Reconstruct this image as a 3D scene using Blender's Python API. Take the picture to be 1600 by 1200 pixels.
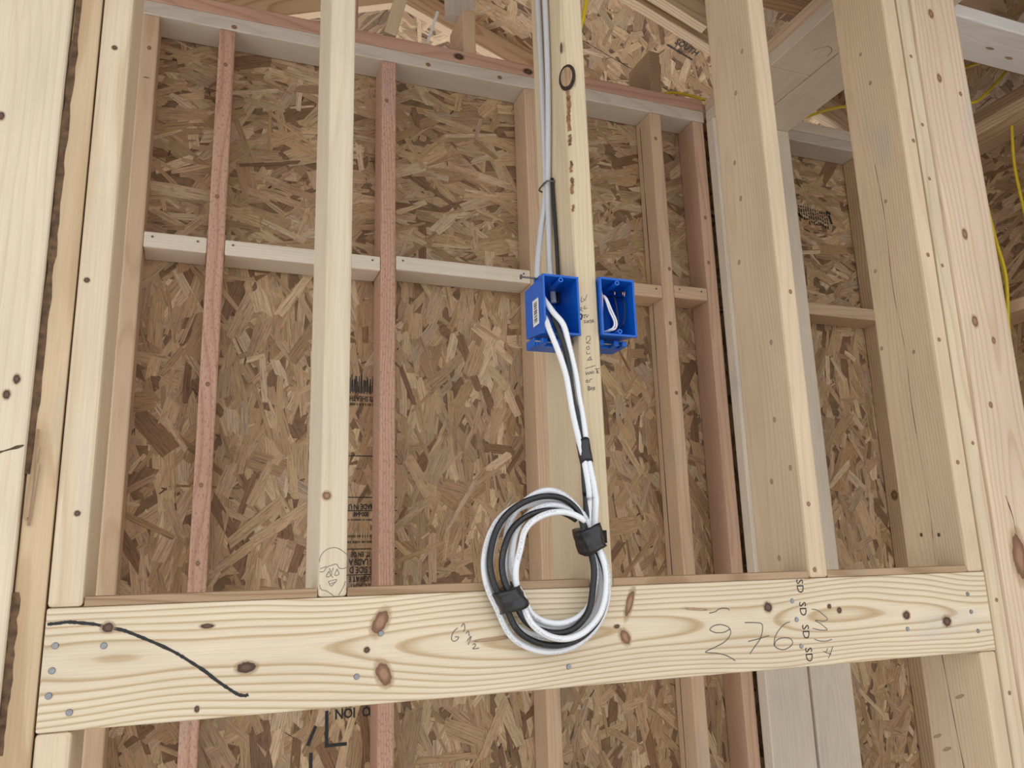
import bpy, bmesh, math, random
from mathutils import Vector, Matrix

# ------------------------------------------------------------------ clear
for o in list(bpy.data.objects):
    bpy.data.objects.remove(o, do_unlink=True)
scene = bpy.context.scene
COL = scene.collection

# ------------------------------------------------------------------ camera
cd = bpy.data.cameras.new('camera')
cd.sensor_width = 36.0
cd.lens = 36.0 * 1271.15 / 1600.0
cd.clip_start = 0.02
cam = bpy.data.objects.new('camera', cd)
COL.objects.link(cam)
YAW, PITCH, ROLL = 0.3713, 0.2245, -0.0302
fw = Vector((math.sin(YAW) * math.cos(PITCH), math.cos(YAW) * math.cos(PITCH), math.sin(PITCH)))
rt = Vector((math.cos(YAW), -math.sin(YAW), 0))
up = rt.cross(fw)
r2 = rt * math.cos(ROLL) + up * math.sin(ROLL)
u2 = -rt * math.sin(ROLL) + up * math.cos(ROLL)
M = Matrix((r2, u2, -fw)).transposed().to_4x4()
M.translation = Vector((0.0, -1.1348, 1.6686))
cam.matrix_world = M
scene.camera = cam

# ------------------------------------------------------------------ world, light, exposure
w = bpy.data.worlds.new('daylight')
scene.world = w
w.use_nodes = True
bg = w.node_tree.nodes['Background']
bg.inputs[0].default_value = (0.965, 0.98, 1.0, 1)
bg.inputs[1].default_value = 1.5
scene.view_settings.view_transform = 'Standard'
scene.view_settings.look = 'None'
scene.view_settings.gamma = 1.0
scene.view_settings.use_curve_mapping = False
scene.view_settings.exposure = 0.0

H0 = 1.64            # top of the header
W2 = 0.0381          # 1 1/2 in
ZP, ZPT = 3.0, 3.0762  # underside and top of the double top plates
YB, YO = 0.7639, 0.8528  # front of the back wall studs, face of its sheathing

# ------------------------------------------------------------------ node helpers
def new_mat(name):
    m = bpy.data.materials.new(name)
    m.use_nodes = True
    nt = m.node_tree
    for n in list(nt.nodes):
        nt.nodes.remove(n)
    out = nt.nodes.new('ShaderNodeOutputMaterial')
    b = nt.nodes.new('ShaderNodeBsdfPrincipled')
    nt.links.new(b.outputs[0], out.inputs[0])
    return m, nt, b, out

def N(nt, typ, **kw):
    n = nt.nodes.new(typ)
    for k, v in kw.items():
        if k.startswith('i_'):
            key = k[2:]
            n.inputs[int(key) if key.isdigit() else key].default_value = v
        else:
            setattr(n, k, v)
    return n

def math_n(nt, op, a=None, b=None, c=None):
    n = N(nt, 'ShaderNodeMath', operation=op)
    for i, v in enumerate((a, b, c)):
        if v is None: continue
        if isinstance(v, (int, float)): n.inputs[i].default_value = v
        else: nt.links.new(v, n.inputs[i])
    return n.outputs[0]

def ramp(nt, fac, stops):
    r = N(nt, 'ShaderNodeValToRGB')
    el = r.color_ramp.elements
    while len(el) < len(stops): el.new(0.5)
    for e, (p, c) in zip(el, stops):
        e.position = p
        e.color = (*c, 1) if len(c) == 3 else c
    nt.links.new(fac, r.inputs[0])
    return r.outputs[0]

def obj_attr(nt, name):
    a = N(nt, 'ShaderNodeAttribute', attribute_type='OBJECT', attribute_name=name)
    return a.outputs['Fac']

def wood(name, light, dark, axis='Z', spacing=0.0065, contrast=1.0, wav=0.02, rough=0.72, pores=0.0):
    """Lumber: growth rings around a pith beside the board, fibres along the axis."""
    m, nt, b, out = new_mat(name)
    L = nt.links
    tc = N(nt, 'ShaderNodeTexCoord')
    sp = N(nt, 'ShaderNodeSeparateXYZ')
    L.new(tc.outputs['Object'], sp.inputs[0])
    X, Y, Z = sp.outputs
    a, c, l = {'Z': (X, Y, Z), 'X': (Z, Y, X), 'Y': (X, Z, Y)}[axis]
    rnd = N(nt, 'ShaderNodeObjectInfo').outputs['Random']
    sh = math_n(nt, 'MULTIPLY', rnd, 37.0)
    cm = N(nt, 'ShaderNodeCombineXYZ')
    L.new(math_n(nt, 'MULTIPLY', a, 4.0), cm.inputs[0]); L.new(math_n(nt, 'MULTIPLY', c, 4.0), cm.inputs[1])
    L.new(math_n(nt, 'ADD', math_n(nt, 'MULTIPLY', l, 1.3), sh), cm.inputs[2])
    n1 = N(nt, 'ShaderNodeTexNoise'); n1.inputs['Scale'].default_value = 1.0; n1.inputs['Detail'].default_value = 2.0
    L.new(cm.outputs[0], n1.inputs['Vector'])
    w1 = math_n(nt, 'MULTIPLY', math_n(nt, 'SUBTRACT', n1.outputs['Fac'], 0.5), wav * 2.4)
    pa = math_n(nt, 'ADD', a, obj_attr(nt, 'pith_a'))
    pc = math_n(nt, 'ADD', c, obj_attr(nt, 'pith_c'))
    r = math_n(nt, 'SQRT', math_n(nt, 'ADD', math_n(nt, 'MULTIPLY', pa, pa), math_n(nt, 'MULTIPLY', pc, pc)))
    r = math_n(nt, 'ADD', r, w1)
    fr = math_n(nt, 'FRACT', math_n(nt, 'DIVIDE', r, spacing))
    ring = ramp(nt, fr, [(0.0, (0.15,) * 3), (0.25, (0.0,) * 3), (0.62, (0.18,) * 3), (0.86, (1.0,) * 3), (0.95, (0.75,) * 3), (1.0, (0.15,) * 3)])
    # fibres
    cf = N(nt, 'ShaderNodeCombineXYZ')
    L.new(math_n(nt, 'MULTIPLY', a, 420.0), cf.inputs[0]); L.new(math_n(nt, 'MULTIPLY', c, 420.0), cf.inputs[1])
    L.new(math_n(nt, 'ADD', math_n(nt, 'MULTIPLY', l, 9.0), sh), cf.inputs[2])
    n2 = N(nt, 'ShaderNodeTexNoise'); n2.inputs['Scale'].default_value = 1.0; n2.inputs['Detail'].default_value = 3.0
    L.new(cf.outputs[0], n2.inputs['Vector'])
    # blotches
    cb = N(nt, 'ShaderNodeCombineXYZ')
    L.new(math_n(nt, 'MULTIPLY', a, 9.0), cb.inputs[0]); L.new(math_n(nt, 'MULTIPLY', c, 9.0), cb.inputs[1])
    L.new(math_n(nt, 'ADD', math_n(nt, 'MULTIPLY', l, 3.0), sh), cb.inputs[2])
    n3 = N(nt, 'ShaderNodeTexNoise'); n3.inputs['Scale'].default_value = 1.0; n3.inputs['Detail'].default_value = 4.0
    L.new(cb.outputs[0], n3.inputs['Vector'])
    mix = N(nt, 'ShaderNodeMix', data_type='RGBA')
    mix.inputs[6].default_value = (*light, 1); mix.inputs[7].default_value = (*dark, 1)
    L.new(math_n(nt, 'MULTIPLY', ring, contrast), mix.inputs[0])
    fm = math_n(nt, 'MULTIPLY_ADD', n2.outputs['Fac'], 0.30, 0.85)
    bm_ = math_n(nt, 'MULTIPLY_ADD', n3.outputs['Fac'], 0.34, 0.83)
    tot = math_n(nt, 'MULTIPLY', fm, bm_)
    tot = math_n(nt, 'MULTIPLY', tot, math_n(nt, 'MULTIPLY_ADD', rnd, 0.10, 0.95))
    mul = N(nt, 'ShaderNodeMix', data_type='RGBA', blend_type='MULTIPLY'); mul.inputs[0].default_value = 1.0
    cc = N(nt, 'ShaderNodeCombineColor')
    for i in range(3): L.new(tot, cc.inputs[i])
    L.new(mix.outputs[2], mul.inputs[6]); L.new(cc.outputs[0], mul.inputs[7])
    last = mul.outputs[2]
    # faint grey weathering
    g = N(nt, 'ShaderNodeMix', data_type='RGBA')
    L.new(last, g.inputs[6]); g.inputs[7].default_value = (*[sum(light) / 3 * 0.72] * 3, 1)
    gf = ramp(nt, n3.outputs['Fac'], [(0.0, (0,) * 3), (0.62, (0,) * 3), (0.80, (0.5,) * 3), (1.0, (0.6,) * 3)])
    L.new(gf, g.inputs[0]); last = g.outputs[2]
    if pores > 0:
        cp = N(nt, 'ShaderNodeCombineXYZ')
        L.new(math_n(nt, 'MULTIPLY', a, 300.0), cp.inputs[0]); L.new(math_n(nt, 'MULTIPLY', c, 300.0), cp.inputs[1])
        L.new(math_n(nt, 'ADD', math_n(nt, 'MULTIPLY', l, 110.0), sh), cp.inputs[2])
        n4 = N(nt, 'ShaderNodeTexNoise'); n4.inputs['Scale'].default_value = 1.0; n4.inputs['Detail'].default_value = 1.0
        L.new(cp.outputs[0], n4.inputs['Vector'])
        pf = ramp(nt, n4.outputs['Fac'], [(0.0, (pores,) * 3), (0.36, (pores,) * 3), (0.44, (0,) * 3), (1.0, (0,) * 3)])
        p2 = N(nt, 'ShaderNodeMix', data_type='RGBA'); L.new(pf, p2.inputs[0]); L.new(last, p2.inputs[6])
        p2.inputs[7].default_value = (*[v * 0.35 for v in dark], 1); last = p2.outputs[2]
    L.new(last, b.inputs['Base Color'])
    b.inputs['Roughness'].default_value = rough
    b.inputs['Specular IOR Level'].default_value = 0.25
    bp = N(nt, 'ShaderNodeBump'); bp.inputs['Strength'].default_value = 0.25; bp.inputs['Distance'].default_value = 0.0012
    L.new(math_n(nt, 'MULTIPLY_ADD', n2.outputs['Fac'], 0.7, ring), bp.inputs['Height'])
    L.new(bp.outputs[0], b.inputs['Normal'])
    return m

def plain(name, col, rough=0.5, metal=0.0, spec=0.5, noise=0.0, scale=60.0):
    m, nt, b, out = new_mat(name)
    b.inputs['Roughness'].default_value = rough
    b.inputs['Metallic'].default_value = metal
    b.inputs['Specular IOR Level'].default_value = spec
    tc = N(nt, 'ShaderNodeTexCoord')
    n = N(nt, 'ShaderNodeTexNoise'); n.inputs['Scale'].default_value = scale; n.inputs['Detail'].default_value = 3
    nt.links.new(tc.outputs['Object'], n.inputs['Vector'])
    lo = [v * (1 - noise) for v in col]; hi = [min(1, v * (1 + noise)) for v in col]
    c = ramp(nt, n.outputs['Fac'], [(0.3, lo), (0.7, hi)])
    nt.links.new(c, b.inputs['Base Color'])
    return m

def strand_mat(name, gain=1.0):
    """OSB flakes: colour per flake, grain lines along each flake's own UV."""
    m, nt, b, out = new_mat(name)
    L = nt.links
    at = N(nt, 'ShaderNodeAttribute', attribute_type='GEOMETRY', attribute_name='flake')
    uv = N(nt, 'ShaderNodeUVMap'); uv.uv_map = 'UVMap'
    mp = N(nt, 'ShaderNodeMapping'); mp.inputs['Scale'].default_value = (14, 420, 1)
    L.new(uv.outputs[0], mp.inputs[0])
    n = N(nt, 'ShaderNodeTexNoise'); n.inputs['Scale'].default_value = 1.0; n.inputs['Detail'].default_value = 3.0
    L.new(mp.outputs[0], n.inputs['Vector'])
    mp2 = N(nt, 'ShaderNodeMapping'); mp2.inputs['Scale'].default_value = (60, 190, 1)
    L.new(uv.outputs[0], mp2.inputs[0])
    n2 = N(nt, 'ShaderNodeTexNoise'); n2.inputs['Scale'].default_value = 1.0; n2.inputs['Detail'].default_value = 4.0
    L.new(mp2.outputs[0], n2.inputs['Vector'])
    f = ramp(nt, n.outputs['Fac'], [(0.28, (0.42,) * 3), (0.45, (0.90,) * 3), (0.72, (1.22,) * 3)])
    f2 = ramp(nt, n2.outputs['Fac'], [(0.28, (0.62,) * 3), (0.42, (1.0,) * 3), (0.8, (1.1,) * 3)])
    m1 = N(nt, 'ShaderNodeMix', data_type='RGBA', blend_type='MULTIPLY'); m1.inputs[0].default_value = 1
    L.new(at.outputs['Color'], m1.inputs[6]); L.new(f, m1.inputs[7])
    m2 = N(nt, 'ShaderNodeMix', data_type='RGBA', blend_type='MULTIPLY'); m2.inputs[0].default_value = 1
    L.new(m1.outputs[2], m2.inputs[6]); L.new(f2, m2.inputs[7])
    m3 = N(nt, 'ShaderNodeMix', data_type='RGBA', blend_type='MULTIPLY'); m3.inputs[0].default_value = 1
    L.new(m2.outputs[2], m3.inputs[6]); m3.inputs[7].default_value = (gain, gain, gain, 1)
    L.new(m3.outputs[2], b.inputs['Base Color'])
    b.inputs['Roughness'].default_value = 0.6
    b.inputs['Specular IOR Level'].default_value = 0.3
    bp = N(nt, 'ShaderNodeBump'); bp.inputs['Strength'].default_value = 0.35; bp.inputs['Distance'].default_value = 0.001
    L.new(n.outputs['Fac'], bp.inputs['Height']); L.new(bp.outputs[0], b.inputs['Normal'])
    return m

def knot_mat(name, core, ring, halo):
    """A knot: dark heart, rings, fading into the wood around it."""
    m, nt, b, out = new_mat(name)
    L = nt.links
    uv = N(nt, 'ShaderNodeUVMap'); uv.uv_map = 'UVMap'
    ns = N(nt, 'ShaderNodeTexNoise'); ns.inputs['Scale'].default_value = 3.0; ns.inputs['Detail'].default_value = 3
    rnd = N(nt, 'ShaderNodeObjectInfo').outputs['Random']
    va = N(nt, 'ShaderNodeVectorMath', operation='ADD'); L.new(uv.outputs[0], va.inputs[0])
    cx = N(nt, 'ShaderNodeCombineXYZ'); L.new(math_n(nt, 'MULTIPLY', rnd, 20.0), cx.inputs[2]); L.new(cx.outputs[0], va.inputs[1])
    L.new(va.outputs[0], ns.inputs['Vector'])
    ln = N(nt, 'ShaderNodeVectorMath', operation='LENGTH'); L.new(uv.outputs[0], ln.inputs[0])
    r = math_n(nt, 'ADD', ln.outputs['Value'], math_n(nt, 'MULTIPLY', math_n(nt, 'SUBTRACT', ns.outputs['Fac'], 0.5), 0.35))
    col = ramp(nt, r, [(0.0, core), (0.22, core), (0.36, ring), (0.5, [v * 0.75 for v in ring]), (0.58, [v * 0.45 for v in core]), (0.64, halo), (1.0, halo)])
    al = ramp(nt, r, [(0.0, (1,) * 3), (0.58, (1,) * 3), (0.66, (0.55,) * 3), (0.95, (0,) * 3)])
    L.new(col, b.inputs['Base Color']); b.inputs['Roughness'].default_value = 0.65
    L.new(al, b.inputs['Alpha'])
    return m

# ------------------------------------------------------------------ materials
WD = {}
def wmat(kind, axis):
    key = (kind, axis)
    if key in WD: return WD[key]
    p = {
        'cream':  dict(light=(0.70, 0.575, 0.415), dark=(0.56, 0.41, 0.26), contrast=0.6),
        'header': dict(light=(0.74, 0.635, 0.475), dark=(0.50, 0.36, 0.21), contrast=1.0, spacing=0.0066, wav=0.042),
        'yellow': dict(light=(0.68, 0.56, 0.385), dark=(0.59, 0.45, 0.28), contrast=0.40),
        'smooth': dict(light=(0.68, 0.585, 0.44), dark=(0.59, 0.475, 0.325), contrast=0.40, spacing=0.011, wav=0.03),
        'fir':    dict(light=(0.60, 0.455, 0.29), dark=(0.46, 0.31, 0.175), contrast=0.7, spacing=0.0036, wav=0.012),
        'spruce': dict(light=(0.66, 0.52, 0.36), dark=(0.57, 0.42, 0.27), contrast=0.40),
        'pink':   dict(light=(0.60, 0.375, 0.28), dark=(0.46, 0.25, 0.175), contrast=0.75, spacing=0.005, pores=0.35),
        'red':    dict(light=(0.60, 0.375, 0.285), dark=(0.47, 0.26, 0.185), contrast=0.7, spacing=0.006),
        'rose':   dict(light=(0.62, 0.42, 0.30), dark=(0.50, 0.305, 0.20), contrast=0.7, spacing=0.007),
        'tan':    dict(light=(0.66, 0.485, 0.335), dark=(0.54, 0.36, 0.225), contrast=0.65, spacing=0.006),
        'blush':  dict(light=(0.71, 0.56, 0.415), dark=(0.60, 0.41, 0.275), contrast=0.8, spacing=0.010, wav=0.035),
        'grey':   dict(light=(0.66, 0.60, 0.525), dark=(0.55, 0.47, 0.385), contrast=0.5, spacing=0.005),
        'pale':   dict(light=(0.76, 0.68, 0.57), dark=(0.68, 0.58, 0.46), contrast=0.4),
        'white':  dict(light=(0.88, 0.87, 0.85), dark=(0.80, 0.77, 0.72), contrast=0.4),  # pale wood whitened to imitate strong window light on the beam
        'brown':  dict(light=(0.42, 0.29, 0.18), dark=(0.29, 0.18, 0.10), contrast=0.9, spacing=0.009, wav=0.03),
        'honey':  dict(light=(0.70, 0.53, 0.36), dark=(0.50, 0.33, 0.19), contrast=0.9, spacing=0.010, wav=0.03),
    }[kind]
    WD[key] = wood('%s_lumber_%s' % (kind, axis.lower()), axis=axis, **p)
    return WD[key]

MAT_STRAND = strand_mat('osb_strands')
MAT_BOARD = plain('osb_board', (0.20, 0.12, 0.065), 0.8, noise=0.3, scale=40)
MAT_PENCIL = plain('pencil_graphite', (0.10, 0.095, 0.09), 0.6, noise=0.1)
MAT_INK = plain('black_stamp_ink', (0.02, 0.02, 0.02), 0.7, noise=0.2, scale=200)
MAT_KNOT = knot_mat('knot_brown', (0.34, 0.19, 0.11), (0.24, 0.12, 0.065), (0.52, 0.36, 0.21))
MAT_KNOTD = knot_mat('knot_dark', (0.13, 0.07, 0.045), (0.08, 0.04, 0.025), (0.45, 0.30, 0.18))
MAT_KNOTL = knot_mat('knot_faint', (0.36, 0.23, 0.14), (0.44, 0.30, 0.185), (0.54, 0.41, 0.27))
MAT_CRACK = plain('dark_crack', (0.10, 0.06, 0.035), 0.9, noise=0.3, scale=120)
MAT_STEEL = plain('bright_nail_steel', (0.26, 0.265, 0.28), 0.35, metal=1.0, noise=0.15, scale=300)
MAT_DKSTEEL = plain('dull_staple_steel', (0.16, 0.16, 0.17), 0.45, metal=0.8, noise=0.2, scale=300)
MAT_BLUE = plain('blue_pvc', (0.004, 0.115, 0.56), 0.38, noise=0.06, scale=25)
MAT_WHITE = plain('white_wire_insulation', (0.80, 0.81, 0.84), 0.4, noise=0.03)
MAT_BLACK = plain('black_wire_insulation', (0.012, 0.012, 0.014), 0.38, noise=0.2)
MAT_COPPER = plain('bare_copper', (0.72, 0.36, 0.20), 0.3, metal=1.0, noise=0.1)
MAT_YELLOW = plain('yellow_cable_jacket', (0.72, 0.55, 0.03), 0.45, noise=0.06)
MAT_TAPE = plain('black_vinyl_tape', (0.016, 0.016, 0.018), 0.33, noise=0.3, scale=30)
MAT_STICKER = plain('white_sticker', (0.82, 0.82, 0.80), 0.5, noise=0.02)
MAT_CONC = plain('concrete', (0.64, 0.59, 0.52), 0.9, noise=0.15, scale=3)

def cable_mat(name, base, ink):
    """Cable jacket with a faint line of printed lettering along it."""
    m, nt, b, out = new_mat(name)
    L = nt.links
    uv = N(nt, 'ShaderNodeUVMap'); uv.uv_map = 'UVMap'
    sp = N(nt, 'ShaderNodeSeparateXYZ'); L.new(uv.outputs[0], sp.inputs[0])
    cx = N(nt, 'ShaderNodeCombineXYZ'); L.new(math_n(nt, 'MULTIPLY', sp.outputs[0], 480.0), cx.inputs[0])
    L.new(math_n(nt, 'MULTIPLY', sp.outputs[1], 14.0), cx.inputs[1])
    n = N(nt, 'ShaderNodeTexNoise'); n.inputs['Scale'].default_value = 1.0; n.inputs['Detail'].default_value = 1; L.new(cx.outputs[0], n.inputs['Vector'])
    band = math_n(nt, 'LESS_THAN', math_n(nt, 'ABSOLUTE', math_n(nt, 'SUBTRACT', sp.outputs[1], 0.5)), 0.05)
    gap = math_n(nt, 'LESS_THAN', math_n(nt, 'FRACT', math_n(nt, 'MULTIPLY', sp.outputs[0], 7.0)), 0.7)
    on = math_n(nt, 'MULTIPLY', math_n(nt, 'GREATER_THAN', n.outputs['Fac'], 0.5), math_n(nt, 'MULTIPLY', band, gap))
    mx = N(nt, 'ShaderNodeMix', data_type='RGBA'); mx.inputs[6].default_value = (*base, 1); mx.inputs[7].default_value = (*ink, 1)
    L.new(math_n(nt, 'MULTIPLY', on, 0.5), mx.inputs[0]); L.new(mx.outputs[2], b.inputs['Base Color'])
    b.inputs['Roughness'].default_value = 0.38
    return m
MAT_WCABLE = cable_mat('white_cable_jacket', (0.80, 0.82, 0.86), (0.25, 0.26, 0.30))
MAT_BCABLE = cable_mat('black_cable_jacket', (0.012, 0.012, 0.014), (0.09, 0.09, 0.09))
MAT_GCABLE = cable_mat('grey_cable_jacket', (0.56, 0.57, 0.60), (0.22, 0.22, 0.25))

# ------------------------------------------------------------------ object helpers
RND = random.Random(7)

def link(name, me, mat=None, parent=None):
    o = bpy.data.objects.new(name, me)
    COL.objects.link(o)
    if mat is not None: me.materials.append(mat)
    if parent is not None: o.parent = parent
    return o

def tag(o, label, cat, group=None):
    o['label'] = label; o['category'] = cat
    if group: o['group'] = group
    return o

def struct(o, label, cat):
    o['kind'] = 'structure'; o['label'] = label; o['category'] = cat
    return o

def bm_obj(name, bm, mat, parent=None, smooth=False, origin=None):
    me = bpy.data.meshes.new(name)
    if origin is not None:
        bmesh.ops.translate(bm, verts=bm.verts, vec=-Vector(origin))
    if smooth:
        for f in bm.faces: f.smooth = True
    bm.to_mesh(me); bm.free()
    o = link(name, me, mat, parent)
    if origin is not None: o.location = origin
    return o

def add_box(bm, x0, x1, y0, y1, z0, z1, bevel=0.0, seg=2):
    r = bmesh.ops.create_cube(bm, size=1.0)
    vs = r['verts']
    bmesh.ops.scale(bm, verts=vs, vec=(x1 - x0, y1 - y0, z1 - z0))
    bmesh.ops.translate(bm, verts=vs, vec=((x0 + x1) / 2, (y0 + y1) / 2, (z0 + z1) / 2))
    if bevel > 0:
        es = list({e for v in vs for e in v.link_edges})
        bmesh.ops.bevel(bm, geom=es, offset=bevel, segments=seg, profile=0.5, affect='EDGES')

def pith(o, pa=None, pc=None):
    o['pith_a'] = RND.uniform(-0.05, 0.05) if pa is None else pa
    o['pith_c'] = RND.choice((-1, 1)) * RND.uniform(0.03, 0.12) if pc is None else pc

def board(name, x0, x1, y0, y1, z0, z1, kind, axis, label=None, cat=None, group=None, bevel=0.003, parent=None, pa=None, pc=None):
    """One piece of lumber with eased edges; origin at the middle of its base."""
    org = ((x0 + x1) / 2, (y0 + y1) / 2, z0)
    bm = bmesh.new()
    add_box(bm, x0, x1, y0, y1, z0, z1, bevel)
    o = bm_obj(name, bm, wmat(kind, axis), None, False, org)
    for p in o.data.polygons: p.use_smooth = False
    if parent is not None:
        o.parent = parent; o.location = Vector(org) - parent.location
    pith(o, pa, pc)
    if label: tag(o, label, cat, group)
    return o

def beam(name, p0, p1, width, depth, kind, side=Vector((0, 1, 0)), parent=None, bevel=0.002):
    """Sloping lumber from p0 to p1 (centre line); `width` along `side`, `depth` across."""
    p0, p1 = Vector(p0), Vector(p1)
    d = (p1 - p0); L_ = d.length; d.normalize()
    s = (side - d * side.dot(d)).normalized()
    n = d.cross(s)
    bm = bmesh.new()
    add_box(bm, 0, L_, -width / 2, width / 2, -depth / 2, depth / 2, bevel)
    o = bm_obj(name, bm, wmat(kind, 'X'))
    R = Matrix((d, s, n)).transposed().to_4x4(); R.translation = p0 - (parent.location if parent else Vector())
    if parent: o.parent = parent
    o.matrix_local = R
    pith(o)
    return o

def catmull(pts, n=8, closed=False):
    P = [Vector(p) for p in pts]
    out = []
    m = len(P)
    for i in range(m - (0 if closed else 1)):
        if closed:
            a, b, c, d = P[i - 1], P[i], P[(i + 1) % m], P[(i + 2) % m]
        else:
            a = P[i - 1] if i > 0 else P[0] * 2 - P[1]
            b, c = P[i], P[i + 1]
            d = P[i + 2] if i + 2 < m else P[-1] * 2 - P[-2]
        for k in range(n):
            t = k / n
            out.append(0.5 * ((2 * b) + (c - a) * t + (2 * a - 5 * b + 4 * c - d) * t * t + (3 * b - a - 3 * c + d) * t ** 3))
    if not closed: out.append(P[-1])
    return out

def tube(name, pts, r, mat, parent=None, sides=10, flat=None, smooth_n=8, caps=True):
    """A cable swept along a smooth path; UV u runs along it in metres."""
    path = catmull(pts, smooth_n) if smooth_n else [Vector(p) for p in pts]
    org = path[0].copy()
    vs, fs, uvs = [], [], []
    T = (path[1] - path[0]).normalized()
    nrm = T.orthogonal().normalized()
    u = 0.0; us = []
    for i, p in enumerate(path):
        t = (path[min(i + 1, len(path) - 1)] - path[max(i - 1, 0)])
        if t.length < 1e-9: t = T.copy()
        t.normalize()
        nrm = (nrm - t * nrm.dot(t)).normalized()
        bn = t.cross(nrm)
        if i: u += (path[i] - path[i - 1]).length
        us.append(u)
        for k in range(sides):
            a = 2 * math.pi * k / sides
            vs.append(p - org + nrm * math.cos(a) * r + bn * math.sin(a) * r)
    for i in range(len(path) - 1):
        for k in range(sides):
            k2 = (k + 1) % sides
            fs.append((i * sides + k, i * sides + k2, (i + 1) * sides + k2, (i + 1) * sides + k))
            uvs += [(us[i], k / sides), (us[i], (k + 1) / sides), (us[i + 1], (k + 1) / sides), (us[i + 1], k / sides)]
    if caps:
        fs.append(tuple(reversed(range(sides)))); uvs += [(0, 0)] * sides
        b0 = (len(path) - 1) * sides
        fs.append(tuple(range(b0, b0 + sides))); uvs += [(0, 0)] * sides
    me = bpy.data.meshes.new(name); me.from_pydata(vs, [], fs); me.update()
    ul = me.uv_layers.new(name='UVMap')
    for i, q in enumerate(uvs): ul.data[i].uv = q
    for p in me.polygons: p.use_smooth = True
    o = link(name, me, mat, None)
    o.location = org
    if parent is not None:
        o.parent = parent; o.location = org - parent.location
    return o

def wloc(o):
    v = Vector()
    while o is not None:
        v += o.location; o = o.parent
    return v

FRAME_Y = lambda y: (lambda u, v: Vector((u, y, v)), Vector((0, -1, 0)))     # a face looking at -Y
FRAME_X = lambda x: (lambda u, v: Vector((x, u, v)), Vector((-1, 0, 0)))     # a face looking at -X

def strokes(name, lines, frame, wid, mat, parent, off=0.0004, smooth=5, rough=0.0):
    """Pen or pencil lines as flat ribbons on a face."""
    fn, nor = frame
    vs, fs = [], []
    org = wloc(parent)
    for ln in lines:
        pts = [fn(u, v) + nor * off for u, v in ln]
        if smooth and len(pts) > 2: pts = catmull(pts, smooth)
        b = len(vs)
        for i, p in enumerate(pts):
            t = (pts[min(i + 1, len(pts) - 1)] - pts[max(i - 1, 0)]).normalized()
            s = t.cross(nor).normalized()
            ww = wid * (1 + (RND.uniform(-rough, rough) if rough else 0)) / 2
            vs += [p + s * ww - org, p - s * ww - org]
        for i in range(len(pts) - 1):
            fs.append((b + 2 * i, b + 2 * i + 1, b + 2 * i + 3, b + 2 * i + 2))
    me = bpy.data.meshes.new(name); me.from_pydata(vs, [], fs); me.update()
    o = link(name, me, mat, parent)
    return o

def knot(parent, frame, u, v, ru, rv, mat=None, rot=0.0, off=0.0005):
    fn, nor = frame
    mat = mat or MAT_KNOT
    c = fn(u, v) + nor * off
    e1 = (fn(u + 1, v) - fn(u, v)); e2 = (fn(u, v + 1) - fn(u, v))
    vs, fs, uvs = [c - parent.location], [], [(0, 0)]
    n = 20
    for k in range(n):
        a = 2 * math.pi * k / n
        x, y = ru * 1.5 * math.cos(a), rv * 1.5 * math.sin(a)
        x, y = x * math.cos(rot) - y * math.sin(rot), x * math.sin(rot) + y * math.cos(rot)
        vs.append(c + e1 * x + e2 * y - parent.location); uvs.append((math.cos(a), math.sin(a)))
    flip = e1.cross(e2).dot(nor) < 0
    for k in range(n):
        t = (0, 1 + k, 1 + (k + 1) % n)
        fs.append(tuple(reversed(t)) if flip else t)
    me = bpy.data.meshes.new('knot'); me.from_pydata(vs, [], fs); me.update()
    ul = me.uv_layers.new(name='UVMap')
    for lp in me.loops: ul.data[lp.index].uv = uvs[lp.vertex_index]
    return link('knot', me, mat, parent)

NAIL_ME = None
def nail(parent, frame, u, v, r=0.0042, mat=None):
    """A driven nail: its round head, slightly domed, in the face of the lumber."""
    fn, nor = frame
    bm = bmesh.new()
    bmesh.ops.create_cone(bm, cap_ends=True, segments=12, radius1=r, radius2=r * 0.82, depth=0.0016)
    q = Vector((0, 0, 1)).rotation_difference(nor)
    bmesh.ops.rotate(bm, verts=bm.verts, matrix=q.to_matrix(), cent=(0, 0, 0))
    c = fn(u, v) + nor * 0.0006 - parent.location
    bmesh.ops.translate(bm, verts=bm.verts, vec=c)
    return bm_obj('nail', bm, mat or MAT_STEEL, parent)

def text_mesh(name, s, size, fn_pos, right, upv, mat, parent, bold=0.0, align='CENTER', squash=1.0):
    """Flat lettering lying on a face: `right` is the reading direction, `upv` the letters' up."""
    cu = bpy.data.curves.new(name, 'FONT')
    cu.body = s; cu.size = size; cu.align_x = align; cu.align_y = 'CENTER'; cu.offset = bold; cu.resolution_u = 2
    t = bpy.data.objects.new(name, cu); COL.objects.link(t)
    dg = bpy.context.evaluated_depsgraph_get()
    me = bpy.data.meshes.new_from_object(t.evaluated_get(dg))
    bpy.data.objects.remove(t, do_unlink=True)
    right = Vector(right).normalized(); upv = Vector(upv).normalized(); nz = right.cross(upv)
    R = Matrix((right * squash, upv, nz)).transposed().to_4x4(); R.translation = Vector(fn_pos) - wloc(parent)
    me.transform(R)
    me.materials.clear()
    o = link(name, me, mat, parent)
    return o

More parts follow.
